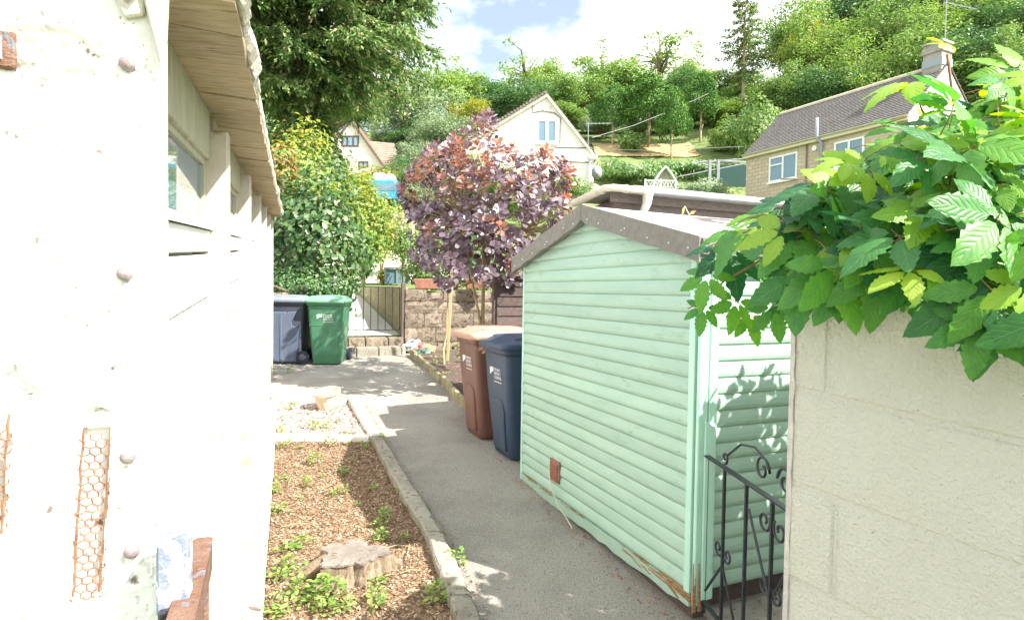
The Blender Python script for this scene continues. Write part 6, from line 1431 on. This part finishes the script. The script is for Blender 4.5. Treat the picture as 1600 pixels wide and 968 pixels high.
for q in (-.1, .05, .25, .5, .75, 1.0, 1.3): mb.tube([t0 + Vector((q, 0, -.3 if q < .1 else -.16)), t0 + Vector((q, 0, .14 if q < .1 else .03))], .012, 4)
tag(mb.build('tv_aerial', M['metalpole']), 'television aerial at right roof edge of the white gabled house', 'aerial')
# far left house
D2 = 55; pl = at(549, 186, D2); hL = thing('cream_house', 'cream gabled house with brown side roof at far left', 'house', Vector((pl.x, D2, 10)))
xr2 = at(606, 266, D2).x; zr2 = at(606, 266, D2).z; xl2 = pl.x - (xr2 - pl.x)
mb = MB(); mb.prism([Vector((xl2, D2, 8)), Vector((xr2, D2, 8)), Vector((xr2, D2, zr2)), Vector((pl.x, D2, pl.z - .15)), Vector((xl2, D2, zr2))], (0, 6, 0)); mb.build('wall', M['houserender'], hL)
for xx in (xr2, xl2):
    sg_ = 1 if xx > pl.x else -1
    tiled_slope(hL, Vector((xx + sg_ * .2, D2 - .2, zr2 - .3)), Vector((xx + sg_ * .2, D2 + 6, zr2 - .3)), Vector((pl.x, D2 + 6, pl.z)), Vector((pl.x, D2 - .2, pl.z)), 14, M['tilered'])
    a, b = Vector((pl.x, D2 - .22, pl.z)), Vector((xx + sg_ * .2, D2 - .22, zr2 - .3)); mb = MB(); mb.hexa([a - Z * .25, b - Z * .25, b - Z * .25 + Vector((0, .15, 0)), a - Z * .25 + Vector((0, .15, 0))], [a, b, b + Vector((0, .15, 0)), a + Vector((0, .15, 0))]); mb.build('verge_board', M['darkwood'], hL)
a, b, c, d = at(570, 264, D2 + .5), at(627, 264, D2 + .5), at(616, 224, D2 + 2.5), at(572, 220, D2 + 2.5)
tiled_slope(hL, a, b, c, d, 14, M['tilered'])
mb = MB(); mb.prism([Vector((a.x, D2 + .9, 8)), Vector((b.x - .2, D2 + .9, 8)), Vector((b.x - .2, D2 + .9, a.z - .05)), Vector((a.x, D2 + .9, a.z - .05))], (0, 3.5, 0)); mb.build('wing_wall', M['houserender'], hL)
q0, q1 = at(534, 229, D2), at(561, 212, D2); window(hL, Vector((0, D2, 0)), X1, N1, q0.x, q1.x, q0.z, q1.z, M['darkframe'], M['pane'], (.33, .67), None, .12)
q0, q1 = at(560, 262, D2), at(576, 252, D2); window(hL, Vector((0, D2, 0)), X1, N1, q0.x, q1.x, q0.z, q1.z, M['darkframe'], M['pane'], (.5,), None, .12)
# blue van
vp = at(606, 322, 33); van = thing('blue_van', 'blue van parked on the slope below the far left house', 'van', vp); 
def vs_(x, y, z): return vp + Vector((x, y, z))
mb = MB(); sec = [(-.95, .3), (.6, .3), (.62, .9), (.58, 1.35), (.48, 1.42), (-.83, 1.42), (-.97, 1.3), (-1.0, .9)]
mb.loft([[vs_(x, y, z * (1 if y > -.1 else .97)) for x, z in sec] for y in (0, .06, 3.6, 3.66)]); mb.build('body', M['bluevan'], van, bevel=.03)
mb = MB(); mb.prism([vs_(-.8, -.012, .85), vs_(.42, -.012, .85), vs_(.38, -.012, 1.25), vs_(-.76, -.012, 1.25)], (0, .02, 0)); mb.build('rear_window', M['pane'], van)
mb = MB(); mb.hexa([vs_(-.9, -.06, .3), vs_(.56, -.06, .3), vs_(.56, .04, .3), vs_(-.9, .04, .3)], [vs_(-.9, -.06, .42), vs_(.56, -.06, .42), vs_(.56, .04, .42), vs_(-.9, .04, .42)]); mb.build('bumper', M['rubber'], van)
for x in (-.97, .52):
    mb = MB(); mb.box(vs_(x + .04, -.02, .72), (.09, .04, .3)); mb.build('tail_light', pm('red_lens', (.45, .03, .03), rough=.3), van)
for x in (-.8, .42):
    for y in (.6, 2.9):
        mb = MB(); mb.tube([vs_(x - .1, y, .3), vs_(x + .12, y, .3)], .3, 14); w = mb.build('wheel', M['rubber'], van); mb = MB(); mb.tube([vs_(x - .11, y, .3), vs_(x + .13, y, .3)], .16, 10); mb.build('rim', M['metalpole'], w)
mb = MB()
rr_ = np.random.default_rng(9)
for i in range(14): mb.sphere(vs_(-.4 + rr_.uniform(-.5, .55), .9 + rr_.uniform(-.2, .3), 1.5 + rr_.uniform(0, .32)), rr_.uniform(.14, .24), 7, 5)
tag(mb.build('white_sacks', M['frame'], smooth=True), 'heap of white sacks on top of the blue van', 'sacks')
# arbour, railing, pergola
ac_ = at(1040, 292, 44); arb = thing('garden_arbour', 'pale pointed arch garden arbour on the slope by the hedge', 'arbour', ac_)
arch = [(-1.0, -.3), (-.98, .1), (-.8, .55), (-.45, 1.1), (-.1, 1.5), (0, 1.58), (.1, 1.5), (.45, 1.1), (.8, .55), (.98, .1), (1.0, -.3)]
mb = MB(); n = len(arch); rings = []
outer = [ac_ + Vector((x, 0, z)) for x, z in arch]; inner = [ac_ + Vector((x * .84, 0, z * .9 - .02)) for x, z in arch]
for i in range(n - 1):
    mb.hexa([outer[i], inner[i], inner[i] + Vector((0, .9, 0)), outer[i] + Vector((0, .9, 0))], [outer[i + 1], inner[i + 1], inner[i + 1] + Vector((0, .9, 0)), outer[i + 1] + Vector((0, .9, 0))])
mb.build('arch_hood', M['arbour'], arb)
mb = MB(); mb.prism([p + Vector((0, .85, 0)) for p in inner], (0, .05, 0)); mb.build('back_panel', M['arbourin'], arb)
mb = MB(); mb.box(ac_ + Vector((0, .55, .05)), (1.6, .5, .08)); mb.build('seat', M['arbourin'], arb)
ra = at(1008, 296, 43); rl_ = thing('garden_railing', 'white lattice railing in front of the pointed arbour', 'railing', ra)
for x in (0, 1.1, 2.2):
    mb = MB(); mb.box(ra + Vector((x, 0, .3)), (.09, .09, .9)); mb.build('post', M['frame'], rl_)
for z in (.05, .65):
    mb = MB(); mb.box(ra + Vector((1.1, 0, z)), (2.2, .06, .07)); mb.build('rail', M['frame'], rl_)
for i in range(9):
    x = i * .25; mb = MB(); mb.tube([ra + Vector((x, -.02, .05)), ra + Vector((x + .25, -.02, .65))], .018, 4); mb.tube([ra + Vector((x + .25, .02, .05)), ra + Vector((x, .02, .65))], .018, 4); mb.build('lattice', M['frame'], rl_)
pg = thing('pergola', 'weathered grey pergola beside the end of the right house', 'pergola', at(1108, 285, 41))
for px in (1109, 1122):
    a, b = at(px, 292, 41), at(px, 250, 41); mb = MB(); mb.box((a + b) / 2, (.17, .17, (b - a).length)); mb.build('post', M['pergola'], pg)
for i in range(6):
    a = at(1094 + i * 9, 252 - i * .5, 40.5 + i * .25); mb = MB(); mb.box(a + Vector((.7, 1, .12)), (.06, 2.6, .07), (Vector((.7, .7, 0)), Vector((.75, .2, .14)).normalized() if False else Vector((.85, .5, .1)).normalized(), Z)); mb.build('rafter', M['pergola'], pg)
for (a, b) in (((1092, 253), (1168, 248)), ((1060, 276), (1168, 255))):
    A, B = at(*a, 41), at(*b, 41); mb = MB(); mb.tube([A, B], .04, 5); mb.build('beam', M['pergola'], pg)
mb = MB(); A, B = at(1120, 258, 42.5), at(1166, 292, 42.5); mb.prism([Vector((A.x, 42.5, B.z)), Vector((B.x, 42.5, B.z)), Vector((B.x, 42.5, A.z)), Vector((A.x, 42.5, A.z))], (0, .06, 0)); mb.build('netting', M['net'], pg)
# wires
for (pts, lab) in (([(925, 215, 45), (990, 196, 50), (1060, 168, 55), (1120, 140, 58)], 'overhead wire rising from the white house to the lone conifer'), ([(866, 231, 39.6), (1010, 235, 36), (1162, 229, 33.6)], 'overhead wire running level between white house and right house')):
    mb = MB(); mb.tube([at(*p) for p in pts], .018, 4); tag(mb.build('overhead_wire', M['wire']), lab, 'wire')
# garden steps and cold frame beyond the ramp
gs = thing('garden_wall', 'grey block wall with step beyond the iron gate', 'wall', at(624, 420, 19))
rough_wall(gs, at(606, 420, 19), Vector((1, .1, 0)), Vector((0, -1, 0)), .8, at(624, 422, 19).z, at(624, 362, 19).z, .2, M['wallend'], 'block', .25, .42)
cf = thing('cold_frame', 'small grey glazed cold frame behind the iron gate', 'cold frame', at(620, 444, 16.2)); c0 = at(620, 444, 16.2)
for x in (-.32, 0, .32):
    mb = MB(); mb.box(c0 + Vector((x, 0, .22)), (.04, .04, .44)); mb.build('post', M['metalpole'], cf)
mb = MB(); mb.box(c0 + Vector((0, .02, .22)), (.6, .02, .4)); mb.build('pane', M['pane'], cf)
mb = MB(); mb.box(c0 + Vector((0, .15, .45)), (.72, .4, .03)); mb.build('lid', M['metalpole'], cf)
# terracotta troughs on the stone wall
for (px, lab) in ((668, 'red brown trough on stone wall below clipped hedge'), (748, 'red brown trough on stone wall right of the timber stake')):
    c0 = at(px, 446, 10.75); mb = MB(); mb.hexa(*[[c0 + Vector((sx_ * w, sy_ * .08, z)) for sx_, sy_ in ((-1, -1), (1, -1), (1, 1), (-1, 1))] for w, z in ((.2, -.06), (.24, .12))]); tag(mb.build('trough', M['terracotta'], bevel=.01), lab, 'planter')
